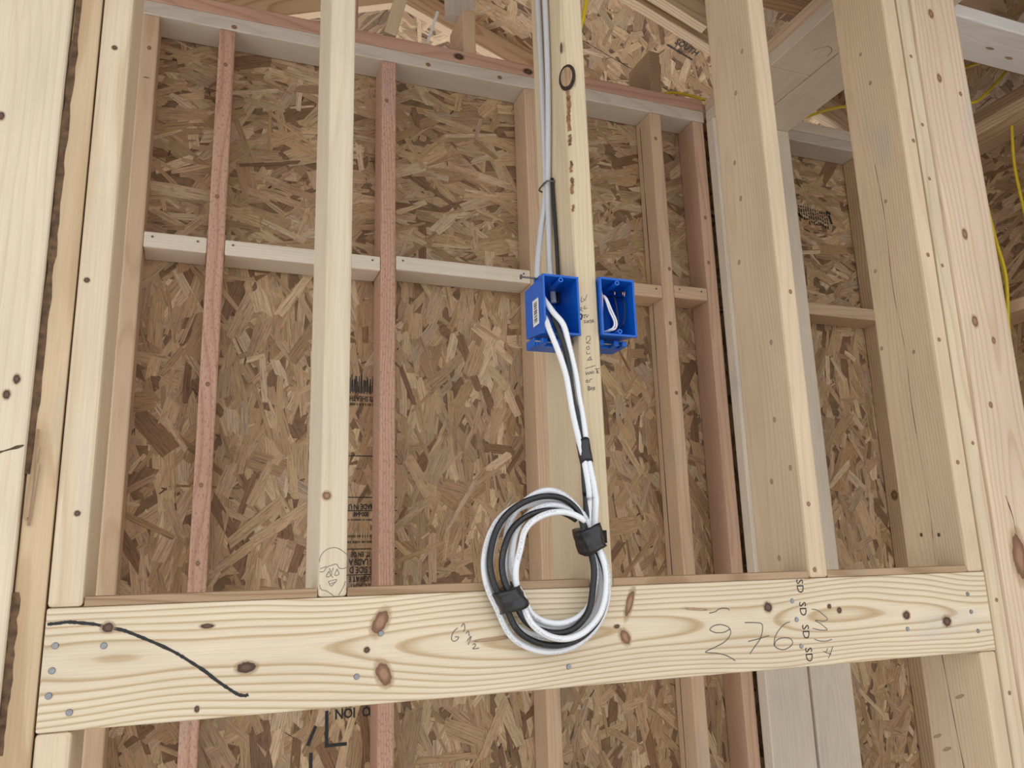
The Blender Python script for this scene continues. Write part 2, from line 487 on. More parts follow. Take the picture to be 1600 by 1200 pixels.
def osb_flakes(name, parent, org, eu, ev, en, u1, v1, main, seed, per_m2=1900, spread=0.45, gain=1.0, size=1.0):
    """The pressed wood strands that make up the face of an OSB sheet, real overlapping flakes."""
    rg = random.Random(seed)
    org, eu, ev, en = Vector(org), Vector(eu), Vector(ev), Vector(en)
    n = int(u1 * v1 * per_m2)
    pal = [((0.385, 0.255, 0.145), 34), ((0.435, 0.30, 0.178), 26), ((0.325, 0.205, 0.112), 18), ((0.51, 0.375, 0.238), 12),
           ((0.20, 0.112, 0.06), 8), ((0.37, 0.27, 0.175), 4)]
    cols = [c for c, k in pal for _ in range(k)]
    vs, fs, uvs, fc = [], [], [], []
    ploc = parent.location
    for i in range(n):
        cu, cv = rg.uniform(0, u1), rg.uniform(0, v1)
        speck = rg.random() < 0.12
        if speck:
            Ln, wd = rg.uniform(0.004, 0.03) * size, rg.uniform(0.0015, 0.005) * size
            col = rg.choice(((0.07, 0.035, 0.02), (0.12, 0.065, 0.035), (0.5, 0.37, 0.24)))
            ang = rg.uniform(0, math.pi)
        else:
            Ln, wd = rg.uniform(0.05, 0.165) * size, min(rg.lognormvariate(-3.95, 0.5), 0.046) * size
            col = rg.choice(cols)
            ang = main + rg.gauss(0, spread) if rg.random() < 0.8 else rg.uniform(0, math.pi)
        k = rg.uniform(0.88, 1.14) * gain * 1.07
        col = (col[0] * k, col[1] * k, col[2] * k * rg.uniform(0.92, 1.08), 1)
        ca, sa = math.cos(ang), math.sin(ang)
        h = 0.0003 + 0.0022 * i / n
        ta, tb = rg.uniform(-0.006, 0.006), rg.uniform(-0.012, 0.012)
        sl = rg.uniform(-0.3, 0.3) * wd
        sr = rg.uniform(-0.3, 0.3) * wd
        hw = wd / 2; hl = Ln / 2
        outl = [(-hl + sl, -hw), (0, -hw * rg.uniform(0.9, 1.1)), (hl + sr, -hw * rg.uniform(0.5, 1)), (hl + rg.uniform(-.3, .3) * wd, 0.1 * hw), (hl - sr, hw),
                (0, hw * rg.uniform(0.9, 1.1)), (-hl - sl, hw * rg.uniform(0.5, 1)), (-hl - rg.uniform(-.3, .3) * wd, 0)]
        b = len(vs)
        uo, vo = rg.uniform(0, 50), rg.uniform(0, 50)
        for (x, y) in outl:
            a = min(max(cu + x * ca - y * sa, 0.0), u1); c = min(max(cv + x * sa + y * ca, 0.0), v1)
            vs.append(org + eu * a + ev * c + en * (h + x * ta + y * tb) - ploc)
            uvs.append((x + uo, y + vo))
        fs.append(tuple(range(b, b + 8))); fc.append(col)
    if eu.cross(ev).dot(en) < 0:
        fs = [tuple(reversed(f)) for f in fs]
    me = bpy.data.meshes.new(name); me.from_pydata(vs, [], fs); me.update()
    me.uv_layers.new(name='UVMap')
    me.attributes.new('flake', 'FLOAT_COLOR', 'CORNER')
    fu, fcol = [], []
    for p in me.polygons:
        c = fc[p.index]
        for li in p.loop_indices:
            fu.extend(uvs[me.loops[li].vertex_index]); fcol.extend(c)
    me.uv_layers['UVMap'].data.foreach_set('uv', fu)
    me.attributes['flake'].data.foreach_set('color', fcol)
    o = link(name, me, MAT_STRAND, parent)
    o['kind'] = 'stuff'
    return o

def osb_panel(parent, org, eu, ev, en, u1, v1, main, seed, thick=0.011, **kw):
    """One OSB sheet: the board, and its face of strands as a sub-part."""
    org, eu, ev, en = Vector(org), Vector(eu), Vector(ev), Vector(en)
    bm = bmesh.new()
    c = []
    for d in (0, -thick):
        for (a, b) in ((0, 0), (u1, 0), (u1, v1), (0, v1)):
            c.append(bm.verts.new(org + eu * a + ev * b + en * d - parent.location))
    for f in ((0, 1, 2, 3), (7, 6, 5, 4), (0, 4, 5, 1), (1, 5, 6, 2), (2, 6, 7, 3), (3, 7, 4, 0)):
        bm.faces.new([c[i] for i in f])
    bmesh.ops.recalc_face_normals(bm, faces=bm.faces)
    o = bm_obj('osb_panel', bm, MAT_BOARD, parent)
    fl = osb_flakes('wood_strands', parent, org, eu, ev, en, u1, v1, main, seed, **kw)
    fl.parent = o
    return o

# =================================================================== THE SETTING
PI = math.pi
# floor
bm = bmesh.new(); add_box(bm, -4.0, 4.5, -6.0, 2.6, -0.10, 0.0)
struct(bm_obj('floor', bm, MAT_CONC, None, False, (0, 0, 0)), 'bare concrete slab floor of the unfinished house', 'floor')

def empty(name, loc):
    e = bpy.data.objects.new(name, None); COL.objects.link(e); e.location = loc
    e.empty_display_size = 0.05
    return e

EX, EY, EZ = Vector((1, 0, 0)), Vector((0, 1, 0)), Vector((0, 0, 1))
# back wall sheathing, inside face at YO; sheets meet behind the row of blocking
wall_back = struct(empty('wall_back', (0.6, YO, 0)), 'OSB sheathed back wall behind the red studs and blocking', 'wall')
pl = osb_panel(wall_back, (-0.34, YO, 0.90), EX, EZ, -EY, 1.745, 1.525, PI / 2, 11, per_m2=1500)
pu = osb_panel(wall_back, (-0.34, YO, 2.428), EX, EZ, -EY, 1.745, 0.646, 0.0, 12, per_m2=1500)
pl0 = osb_panel(wall_back, (-0.34, YO, 0.0), EX, EZ, -EY, 1.745, 0.897, PI / 2, 13, per_m2=300)
pr = osb_panel(wall_back, (1.408, YO, 0.90), EX, EZ, -EY, 1.03, 1.525, PI / 2, 14, per_m2=1400, gain=1.1)
pru = osb_panel(wall_back, (1.408, YO, 2.428), EX, EZ, -EY, 1.03, 0.646, 0.0, 15, per_m2=1400, gain=1.1)
pr0 = osb_panel(wall_back, (1.408, YO, 0.0), EX, EZ, -EY, 1.03, 0.897, PI / 2, 16, per_m2=300)
# right-hand wall sheathing
wall_right = struct(empty('wall_right', (2.44, 0.4, 0)), 'dark OSB sheathed side wall beyond the right-hand studs', 'wall')
osb_panel(wall_right, (2.441, -0.9, 0.90), EY, EZ, -EX, 1.752, 1.525, PI / 2, 21, per_m2=1500)
osb_panel(wall_right, (2.441, -0.9, 2.428), EY, EZ, -EX, 1.752, 0.646, 0.0, 22, per_m2=1000)
osb_panel(wall_right, (2.441, -0.9, 0.0), EY, EZ, -EX, 1.752, 0.897, PI / 2, 23, per_m2=200)
# roof deck: gable with its ridge along Y at RX
RX, RZ, RS = 0.619, 3.8546, 0.385
roof = struct(empty('ceiling', (RX, 0.8, RZ)), 'OSB roof deck on the underside of the gable roof', 'ceiling')
k = 1.0 / math.sqrt(1 + RS * RS)
dr = Vector((k, 0, -RS * k)); dl = Vector((-k, 0, -RS * k))
nr = Vector((-RS * k, 0, -k)); nl = Vector((RS * k, 0, -k))
for i, (y0, y1, pm) in enumerate(((-1.25, 0.05, 150), (0.053, 1.27, 1000), (1.273, 2.5, 900))):
    a = osb_panel(roof, (RX, y0, RZ), dr, EY, nr, 2.15, y1 - y0, (0.35, 1.05, 0.4)[i], 31 + i, per_m2=pm, gain=1.1, size=1.35)
    if i == 1: deck_r = a
    osb_panel(roof, (RX, y0, RZ), dl, EY, nl, 2.15, y1 - y0, 1.2, 41 + i, per_m2=pm * 0.8, gain=0.9, size=1.35)

# =================================================================== FRONT WALL (2x6 framing)
D6 = 0.1397
FY = FRAME_Y(0.0)
GS = 'short studs standing on the header'
header = board('header_beam', -0.1605, 1.370, 0.0, W2, H0 - D6, H0, 'header', 'X',
               'wide pale pine header board nailed across the studs with 276 written on it', 'beam', bevel=0.0025, pa=-0.072, pc=-0.035)
s_c = board('cripple_stud', -0.1605, -0.1224, 0, D6, H0 + 0.0005, ZP, 'cream', 'Z',
            'pale stud on the left end of the header beside the cracked stud', 'stud', GS, bevel=0.005)
s2 = board('cripple_stud', 0.1566, 0.1947, 0, D6, H0 + 0.0005, ZP, 'smooth', 'Z',
           'smooth pale stud with a pencilled face at its foot', 'stud', GS, bevel=0.0045)
SX = 0.5595
def wane_w(z):           # width of the bark wane on the stud's left front corner
    ks = ((1.6, .003), (2.16, .0035), (2.24, .007), (2.30, .0085), (2.40, .0095), (2.46, .0135), (2.505, .0195), (2.55, .0165), (2.62, .012), (2.75, .0085), (3.05, .007))
    for (z0, c0), (z1, c1) in zip(ks, ks[1:]):
        if z <= z1: return c0 + (c1 - c0) * (z - z0) / (z1 - z0)
    return ks[-1][1]
bm = bmesh.new()
zs = [H0 + 0.0005 + (ZP - H0 - 0.0005) * i / 60 for i in range(61)]
rows = []
for zz in zs:
    c = wane_w(zz) * (1 + 0.10 * math.sin(zz * 61) + 0.06 * math.sin(zz * 143))
    e3 = 0.003
    pp = [(SX + c, 0), (SX + W2 - e3, 0), (SX + W2, e3), (SX + W2, D6 - e3), (SX + W2 - e3, D6), (SX + e3, D6), (SX, D6 - e3), (SX, c), (SX + c * 0.38, c * 0.38)]
    rows.append([bm.verts.new((x, y, zz)) for x, y in pp])
for i in range(60):
    for k in range(9):
        bm.faces.new([rows[i][k], rows[i][(k + 1) % 9], rows[i + 1][(k + 1) % 9], rows[i + 1][k]])
bm.faces.new(list(reversed(rows[0]))); bm.faces.new(rows[-1])
bmesh.ops.recalc_face_normals(bm, faces=bm.faces)
s3 = bm_obj('cripple_stud', bm, wmat('yellow', 'Z'), None, False, (SX + W2 / 2, D6 / 2, H0 + 0.0005))
pith(s3, 0.05, 0.03)
tag(s3, 'pale stud between the two blue boxes with a big knot and handwriting', 'stud', GS)
s4 = board('cripple_stud', 0.9699, 1.008, 0, D6, H0 + 0.0005, ZP, 'spruce', 'Z',
           'wide-sided beige stud right of the black gap, standing on the header', 'stud', GS, bevel=0.005)
s5 = board('cripple_stud', 1.3307, 1.3688, 0, D6, H0 + 0.0005, ZP, 'spruce', 'Z',
           'beige stud with a cracked side on the right end of the header', 'stud', GS, bevel=0.005)
king_l = board('king_stud', -0.1965, -0.1625, 0.002, D6, W2, ZP, 'fir', 'Z',
               'full-height stud with bark edge passing the left end of the header', 'stud', 'full-height studs beside the header', bevel=0.003)
king_r = board('king_stud', 1.3725, 1.4075, 0.0, D6, W2, ZP, 'cream', 'Z',
               'narrow full-height stud passing the right end of the header', 'stud', 'full-height studs beside the header', bevel=0.003)
jack_l = board('jack_stud', -0.1605, -0.1224, 0, D6, W2, H0 - D6 - 0.0005, 'cream', 'Z',
               'pale stud holding up the left end of the header', 'stud', 'studs under the header ends', bevel=0.005)
jack_r = board('jack_stud', 1.3307, 1.3688, 0, D6, W2, H0 - D6 - 0.0005, 'spruce', 'Z',
               'stud holding up the right end of the header with a cracked shaded side', 'stud', 'studs under the header ends', bevel=0.005)
end_l = board('wall_end_stud', -0.3375, -0.1985, -0.006, 0.032, W2, ZP, 'smooth', 'Z',
              'wide pale stud with a cross crack at the far left of the picture', 'stud', 'wide studs on the wall ends', bevel=0.004, pc=0.05, pa=0.02)
end_r = board('wall_end_stud', 1.4105, 1.5500, -0.004, 0.034, W2, ZP, 'blush', 'Z',
              'wide pinkish stud with swirling grain at the far right', 'stud', 'wide studs on the wall ends', bevel=0.010, pc=0.05, pa=-0.01)
sole_f = board('sole_plate', -0.3375, 1.55, 0, D6, 0.0, W2, 'cream', 'X', 'bottom plate on the floor under the front studs', 'plate')
for (a, b, nm) in ((ZP, ZP + W2, 'lower'), (ZP + W2, ZPT, 'upper')):
    board('top_plate', -0.3375, 1.409, 0, D6, a, b, 'cream', 'X', '%s of the doubled top plates above the front studs' % nm, 'plate', 'doubled top plates')
# thin strips on top of the header between the studs
for (a, b, lb) in ((-0.1215, 0.156, 'left of the pencilled face'), (0.1955, SX - 0.001, 'left of the stud with the blue boxes'),
                   (SX + W2 + 0.001, 0.969, 'right of the stud with the blue boxes'), (1.009, 1.330, 'at the right end of the header')):
    board('filler_strip', a, b, 0.003, 0.070, H0 + 0.0004, H0 + 0.012, 'brown', 'X', 'thin brown strip on the header, ' + lb, 'strip', 'brown strips on top of the header', bevel=0.001)

# ---- marks on the header
DATA = {'num276': [[(0.7998, 1.5668), (0.789, 1.5628), (0.774, 1.5628), (0.7642, 1.5664), (0.7635, 1.5694), (0.7714, 1.5736), (0.7846, 1.5744), (0.7973, 1.57), (0.8013, 1.5629), (0.7976, 1.5555), (0.7874, 1.5478), (0.77, 1.5413), (0.7509, 1.5349), (0.7709, 1.5322), (0.7873, 1.5282), (0.798, 1.5231), (0.805, 1.5186)], [(0.764, 1.5929), (0.7754, 1.5947), (0.7823, 1.5982), (0.7909, 1.5994), (0.7993, 1.5982), (0.8019, 1.5953)], [(0.8293, 1.5753), (0.8457, 1.5745), (0.8591, 1.573), (0.8631, 1.569), (0.8615, 1.5597), (0.8563, 1.5492), (0.8475, 1.5405), (0.8335, 1.5273)], [(0.8328, 1.5462), (0.8544, 1.5493), (0.874, 1.5529)], [(0.9176, 1.5722), (0.9082, 1.5698), (0.8951, 1.5611), (0.8859, 1.5507), (0.8822, 1.54), (0.8831, 1.5361), (0.8914, 1.531), (0.9031, 1.53), (0.9158, 1.535), (0.9192, 1.541), (0.9133, 1.5468), (0.8994, 1.5479), (0.8871, 1.5444), (0.8826, 1.5369)]], 'mi4': [[(0.965, 1.5902), (0.9761, 1.5881), (0.9875, 1.5804), (0.9955, 1.5727), (0.9861, 1.57), (0.9697, 1.572), (0.9812, 1.5654), (0.9921, 1.5568), (0.9881, 1.5551), (0.9758, 1.5564), (0.9622, 1.5597)], [(0.9635, 1.5425), (0.9734, 1.5392), (0.9877, 1.5379), (1.0001, 1.5401)], [(0.9892, 1.5267), (0.9842, 1.5207), (0.9793, 1.5226)], [(0.9841, 1.5199), (0.995, 1.5169)], [(0.9999, 1.5285), (0.9944, 1.5193), (0.9883, 1.5105)]], 'half': [[(0.3494, 1.592), (0.3426, 1.5862), (0.34, 1.5783), (0.3429, 1.5743), (0.3479, 1.5756), (0.3504, 1.5796), (0.345, 1.5799)], [(0.3546, 1.5931), (0.3582, 1.5975), (0.3598, 1.591), (0.3575, 1.5861)], [(0.3612, 1.5836), (0.365, 1.5866), (0.3659, 1.5797)], [(0.3628, 1.5737), (0.3689, 1.5795), (0.3642, 1.5683)], [(0.3705, 1.568), (0.3743, 1.5691), (0.3747, 1.5661), (0.3709, 1.5625), (0.3802, 1.563)]], 'curve': [[(-0.1582, 1.6219), (-0.1472, 1.6225), (-0.1365, 1.6234), (-0.1218, 1.6216), (-0.1069, 1.6193), (-0.0917, 1.6146), (-0.0764, 1.611), (-0.0608, 1.6042), (-0.045, 1.5967), (-0.0291, 1.5888), (-0.013, 1.5797), (0.0034, 1.5686), (0.0199, 1.557), (0.0324, 1.5465), (0.0449, 1.5371), (0.0574, 1.5284), (0.0626, 1.5256), (0.0698, 1.5244), (0.0728, 1.5256)]], 's3': [[(0.5686, 2.0999), (0.5668, 2.0907), (0.5714, 2.0926)], [(0.5713, 2.0972), (0.5737, 2.0938), (0.5783, 2.104)], [(0.5635, 2.0804), (0.5635, 2.0745)], [(0.5635, 2.08), (0.5672, 2.0807), (0.5663, 2.0779), (0.5637, 2.077), (0.569, 2.075)], [(0.5736, 2.0844), (0.5711, 2.0793), (0.5778, 2.081)], [(0.5687, 2.0681), (0.5753, 2.0699)], [(0.572, 2.0687), (0.5711, 2.0631)], [(0.5745, 2.0689), (0.5758, 2.0653), (0.579, 2.07)], [(0.5737, 2.0603), (0.5701, 2.0582), (0.5729, 2.0561), (0.5697, 2.0544)], [(0.5779, 2.0596), (0.5752, 2.0583), (0.5757, 2.056), (0.5779, 2.0572), (0.5781, 2.0596), (0.5786, 2.0559)], [(0.5792, 2.0597), (0.5831, 2.061), (0.5809, 2.0555)], [(0.5837, 2.0556), (0.5863, 2.062), (0.5882, 2.0573)], [(0.5846, 2.0581), (0.5879, 2.0594)]], 's3b': [[(0.5624, 2.0693), (0.566, 2.0691), (0.5671, 2.0657), (0.565, 2.0616), (0.5622, 2.0596)]], 's3c': [[(0.5724, 2.026), (0.574, 2.032), (0.5788, 2.0333), (0.5804, 2.03), (0.5772, 2.0246), (0.5725, 2.0219), (0.5803, 2.0211)], [(0.5764, 2.0168), (0.5726, 2.0138), (0.5739, 2.0105), (0.5776, 2.0121), (0.5764, 2.0164)], [(0.5719, 2.0073), (0.5731, 2.003), (0.5786, 2.0051)], [(0.5732, 1.9929), (0.5785, 1.999), (0.5787, 1.9939)], [(0.5729, 1.9926), (0.582, 1.9948)], [(0.5674, 1.9785), (0.5867, 1.985)], [(0.5686, 1.9739), (0.5695, 1.9683), (0.5718, 1.9727), (0.5741, 1.9695), (0.5755, 1.9743)], [(0.5773, 1.9751), (0.5775, 1.9697)], [(0.5802, 1.9759), (0.5807, 1.9706)], [(0.5775, 1.9724), (0.5804, 1.9732)], [(0.5831, 1.9761), (0.5834, 1.9711)], [(0.5855, 1.9791), (0.5941, 1.9804)], [(0.5888, 1.9793), (0.5887, 1.9721)], [(0.5919, 1.9766), (0.59, 1.9758), (0.5905, 1.9725), (0.5928, 1.9733)], [(0.5703, 1.96), (0.5684, 1.9579), (0.5697, 1.9557), (0.5723, 1.9571), (0.5718, 1.9597), (0.57, 1.9596)], [(0.5748, 1.9563), (0.5754, 1.9609), (0.5795, 1.9625)], [(0.5712, 1.9498), (0.5715, 1.9428)], [(0.5712, 1.9498), (0.5751, 1.949), (0.5721, 1.9465), (0.5756, 1.945), (0.5715, 1.9428)], [(0.5776, 1.9485), (0.576, 1.9464), (0.5777, 1.9448), (0.579, 1.9472), (0.5776, 1.9485)], [(0.5802, 1.9492), (0.5838, 1.9445)], [(0.5838, 1.9501), (0.5798, 1.9429)]], 'doodle': [[(0.1572, 1.6863), (0.1578, 1.6919), (0.1612, 1.6981), (0.1675, 1.7032), (0.176, 1.7051), (0.1831, 1.7033), (0.1897, 1.6989), (0.1939, 1.6953)], [(0.1575, 1.6737), (0.1631, 1.6738), (0.1665, 1.679), (0.1736, 1.6819), (0.1799, 1.6829), (0.1836, 1.6779), (0.1893, 1.677), (0.1939, 1.6786)], [(0.1579, 1.6775), (0.1623, 1.6789), (0.1665, 1.6807)], [(0.1702, 1.6741), (0.1665, 1.6672), (0.1721, 1.668), (0.1702, 1.6741)], [(0.1808, 1.6766), (0.1778, 1.6687), (0.1835, 1.6699), (0.1808, 1.6766)], [(0.1705, 1.6778), (0.173, 1.6733), (0.1762, 1.6782)], [(0.1737, 1.6726), (0.1736, 1.6674), (0.1756, 1.6659)], [(0.1697, 1.6608), (0.1807, 1.6626), (0.1734, 1.6545), (0.1697, 1.6608)], [(0.1719, 1.6572), (0.1782, 1.6597)], [(0.158, 1.6571), (0.1601, 1.6508), (0.1686, 1.6477), (0.1786, 1.6404)], [(0.1922, 1.6601), (0.189, 1.6519), (0.1831, 1.6417)]]}
strokes('handwriting', DATA['num276'], FY, 0.0014, MAT_PENCIL, header)['label'] = 'pencilled number 276'
strokes('handwriting', DATA['mi4'], FY, 0.0012, MAT_PENCIL, header)['label'] = 'pencilled MI4 written sideways'
strokes('handwriting', DATA['half'], FY, 0.0011, MAT_PENCIL, header)['label'] = 'pencilled 6 1/2'
strokes('curved_mark', DATA['curve'], FY, 0.0038, MAT_INK, header, rough=0.22, smooth=6)['label'] = 'thick black curved line'
for (x, z) in ((0.9452, 1.628), (0.9463, 1.5915), (0.9474, 1.555), (0.9488, 1.519)):
    text_mesh('stamp', 'SD', 0.0195, (x, -0.0005, z), (0, 0, -1), (1, 0, 0), MAT_INK, header, bold=0.0, squash=1.0)
for (x, z, ru, rv, mt, ro) in ((0.24, 1.605, .010, .018, 0, -0.5), (0.245, 1.538, .010, .017, 0, 0.4), (0.222, 1.57, .004, .004, 1, 0), (0.069, 1.558, .012, .007, 1, 0),
        (-0.093, 1.615, .007, .006, 1, 0), (0.02, 1.611, .008, .003, 1, 0), (0.013, 1.513, .003, .004, 1, 0), (0.623, 1.614, .006, .022, 0, -0.35), (0.612, 1.565, .008, .012, 0, 0.5),
        (0.599, 1.581, .005, .003, 1, 0), (0.877, 1.597, .008, .008, 1, 0), (1.002, 1.593, .004, .004, 1, 0), (1.022, 1.586, .005, .005, 1, 0), (1.168, 1.571, .008, .007, 1, 0), (1.26, 1.556, .010, .009, 1, 0),
        (0.74, 1.600, .022, .002, 2, -.1), (0.40, 1.574, .030, .0025, 2, .05)):
    knot(header, FY, x, z, ru, rv, (MAT_KNOT, MAT_KNOTD, MAT_KNOTL)[mt], ro)
for (x, z) in ((-0.148, 1.597), (-0.096, 1.594), (-0.149, 1.569), (-0.150, 1.541), (-0.127, 1.521), (0.241, 1.590), (0.209, 1.537), (0.517, 1.529),
               (0.932, 1.575), (0.927, 1.605), (0.936, 1.533), (1.32, 1.601), (1.322, 1.57), (1.332, 1.536), (1.167, 1.548)):
    nail(header, FY, x, z)
# ---- marks on the studs
strokes('pencil_drawing', DATA['doodle'], FY, 0.0007, MAT_PENCIL, s2)['label'] = 'pencilled hooded face'
strokes('handwriting', DATA['s3'], FY, 0.0010, MAT_PENCIL, s3)['label'] = 'small pencilled notes LV TV DATA'
strokes('handwriting', DATA['s3c'], FY, 0.0010, MAT_PENCIL, s3)['label'] = 'pencilled notes running down the stud'
strokes('ink_loop', DATA['s3b'], FRAME_Y(-0.0003), 0.0025, MAT_INK, s3)
knot(s2, FY, 0.165, 1.775, .006, .006)
FX3 = FRAME_X(SX)
# the big encased knot on the corner of the stud between the boxes, with bark wane below it
def FW(c): return ((lambda u, v: Vector((SX + c * 0.45 + u * 0.7071, c * 0.45 - u * 0.7071, v))), Vector((-0.7071, -0.7071, 0)))
bark2 = plain('dark_bark_ring', (0.035, 0.02, 0.012), 0.9, noise=0.4, scale=150)
q = Vector((0, 0, 1)).rotation_difference(Vector((-0.80, -0.60, 0)))
for (nm, rx_, rz_, dp, mt_) in (('bark_ring', 0.0165, 0.0255, 0.0045, bark2), ('knot', 0.0135, 0.0215, 0.0065, wmat('brown', 'Z'))):
    bm = bmesh.new()
    bmesh.ops.create_uvsphere(bm, u_segments=20, v_segments=10, radius=1.0)
    bmesh.ops.scale(bm, verts=bm.verts, vec=(rx_, rz_, dp))
    # the cone axis is local Z, local Y goes up the stud
    Rm = Matrix((Vector((0.60, -0.80, 0)), Vector((0, 0, 1)), Vector((-0.80, -0.60, 0)))).transposed()
    bmesh.ops.rotate(bm, verts=bm.verts, matrix=Rm, cent=(0, 0, 0))
    bmesh.ops.translate(bm, verts=bm.verts, vec=Vector((SX + 0.0058, 0.0068, 2.505)) - s3.location)
    kb = bm_obj(nm, bm, mt_, s3, True)
    if nm == 'knot': pith(kb, -(SX + 0.006 - s3.location.x), 0.069); kb['label'] = 'large loose knot'
bark3 = plain('brown_bark_patch', (0.24, 0.125, 0.06), 0.9, noise=0.55, scale=160)
for (za, zb, c_, wd_) in ((2.478, 2.400, .011, .0062), (2.392, 2.372, .0088, .0050), (2.343, 2.322, .0085, .0046), (2.312, 2.282, .0082, .0052), (2.262, 2.250, .0075, .004)):
    strokes('bark_patch', [[(0.0, za), (0.0012, za * .65 + zb * .35), (-0.0008, za * .3 + zb * .7), (0.0004, zb)]], FW(c_), wd_, bark3, s3, off=0.0016, rough=0.45, smooth=6)
knot(s3, FX3, 0.012, 2.566, .004, .010, MAT_KNOTD); knot(s3, FX3, 0.11, 2.587, .003, .004, MAT_KNOTD)
for (y, z) in ((0.033, 2.665), (0.065, 2.591), (0.082, 2.369), (0.106, 2.244), (0.037, 2.062), (0.075, 1.811), (0.075, 1.675), (0.021, 1.829), (0.09, 2.45), (0.05, 1.92)):
    knot(s4, FRAME_X(0.9699), y, z, .0034, .0042, MAT_KNOTL)
for (y, z) in ((0.077, 2.767), (0.062, 2.686), (0.066, 2.407), (0.129, 2.1), (0.05, 2.072), (0.053, 1.71), (0.094, 1.712), (0.118, 2.269)):
    knot(s5, FRAME_X(1.3307), y, z, .0032, .0036, MAT_KNOTD if z < 1.8 else MAT_KNOTL)
strokes('crack', [[(0.080, 2.50), (0.074, 2.36), (0.079, 2.22), (0.070, 2.08), (0.073, 1.95), (0.066, 1.80), (0.069, 1.66)]], FRAME_X(1.3307), 0.0008, MAT_CRACK, s5, rough=0.8)
strokes('crack', [[(0.085, 1.49), (0.078, 1.38), (0.070, 1.28), (0.062, 1.16), (0.06, 1.0)]], FRAME_X(1.3307), 0.0011, MAT_CRACK, jack_r, rough=0.8)
for (y, z) in ((0.121, 1.339), (0.058, 1.417), (0.103, 1.319)): knot(jack_r, FRAME_X(1.3307), y, z, .009, .0025, MAT_KNOTL, -0.4)
for (x, z) in ((0.994, 2.150), (0.982, 1.764), (0.980, 1.654)): knot(s4, FY, x, z, .0036, .004, MAT_KNOT)
for (x, z) in ((1.358, 2.518), (1.350, 2.263), (1.345, 2.085), (1.345, 1.843)): knot(s5, FY, x, z, .004, .004)
for (x, z) in ((1.389, 2.724), (1.391, 2.561), (1.387, 2.436), (1.385, 2.244), (1.392, 1.881), (1.390, 1.588), (1.386, 1.426)): knot(king_r, FY, x, z, .0034, .0036, MAT_KNOT)
for (x, z, a, b) in ((1.465, 2.845, .007, .011), (1.458, 2.683, .006, .010), (1.515, 2.656, .004, .005), (1.458, 2.32, .007, .012), (1.446, 2.13, .008, .012), (1.49, 2.093, .005, .007), (1.452, 1.958, .005, .006), (1.462, 1.665, .018, .045)):
    knot(end_r, FRAME_Y(-0.004), x, z, a, b)
strokes('crack', [[(1.452, 1.78), (1.462, 1.74), (1.466, 1.70), (1.482, 1.65), (1.488, 1.60)]], FRAME_Y(-0.004), 0.0018, MAT_CRACK, end_r, rough=0.6)
for (x, z) in ((-0.142, 2.400), (-0.150, 2.054), (-0.137, 1.752)): knot(s_c, FY, x, z, .0036, .0036, MAT_KNOTD)
FA = FRAME_Y(-0.006)
for (x, z) in ((-0.266, 2.267), (-0.216, 1.916), (-0.225, 1.896)): knot(end_l, FA, x, z, .004, .006, MAT_KNOTD)
strokes('crack', [[(-0.335, 1.812), (-0.270, 1.815), (-0.235, 1.822), (-0.201, 1.834)]], FA, 0.0030, MAT_CRACK, end_l, rough=0.6)
# bark edge and splinters on the left king stud
bark = plain('brown_bark', (0.13, 0.075, 0.04), 0.9, noise=0.5, scale=90)
wane = strokes('bark_edge', [[(-0.1915, 3.0), (-0.1920, 2.75), (-0.1915, 2.45), (-0.1935, 2.25), (-0.1930, 2.10), (-0.1942, 1.95), (-0.1950, 1.80)], [(-0.1945, 1.66), (-0.1938, 1.58), (-0.1945, 1.48)]], FRAME_Y(0.002), 0.0085, bark, king_l, rough=0.3, smooth=10)
for (x, z, h) in ((-0.192, 1.80, .11), (-0.190, 1.79, .085), (-0.188, 1.775, .075)):
    sp_ = beam('splinter', (x, -0.001, z - h / 2), (x + 0.004, -0.003, z + h / 2), 0.0016, 0.003, 'brown', side=EY, parent=king_l, bevel=0.0)

# =================================================================== BACK WALL (2x4 framing)
GB = 'studs of the back wall'
FB = FRAME_Y(YB)
def bstud(x, kind, label, z0=W2, bevel=0.004):
    return board('wall_stud', x, x + W2, YB, YO - 0.003, z0, ZP, kind, 'Z', label, 'stud', GB, bevel=bevel)
t0 = bstud(-0.1836, 'tan', 'pinkish end stud of the back wall at its left corner')
t1 = bstud(-0.0098, 'pink', 'reddish stud of the back wall, first from its left corner')
t2 = bstud(0.3972, 'pink', 'reddish rough-faced stud right of the stud with the pencilled face')
t3 = bstud(0.8034, 'tan', 'tan stud of the back wall behind the blue boxes')
t4 = bstud(1.2100, 'tan', 'tan stud with a split side right of the blue boxes')
t5 = bstud(1.3616, 'rose', 'reddish corner stud just left of the black gap')
t6 = bstud(2.0228, 'honey', 'brown stud at the back between the two widest beige studs')
strokes('crack', [[(YB + 0.060, 2.98), (YB + 0.058, 2.5), (YB + 0.060, 2.0), (YB + 0.057, 1.5), (YB + 0.058, 1.0)]], FRAME_X(1.2100), 0.0024, MAT_INK, t4, rough=0.5)
for st, pts in ((t0, ((-0.164, 2.909),)), (t1, ((0.009, 2.901), (0.006, 2.549), (0.008, 2.094), (0.006, 1.868), (0.008, 1.702))), (t2, ((0.410, 2.881),)),
                (t4, ((1.224, 2.914), (1.237, 2.502), (1.226, 2.337), (1.229, 2.135))), (t5, ((1.376, 2.679), (1.374, 2.536)))):
    for (x, z) in pts: knot(st, FB, x, z, .0042, .005)
knot(t6, FRAME_X(2.0228), YB + 0.05, 1.86, .012, .014)
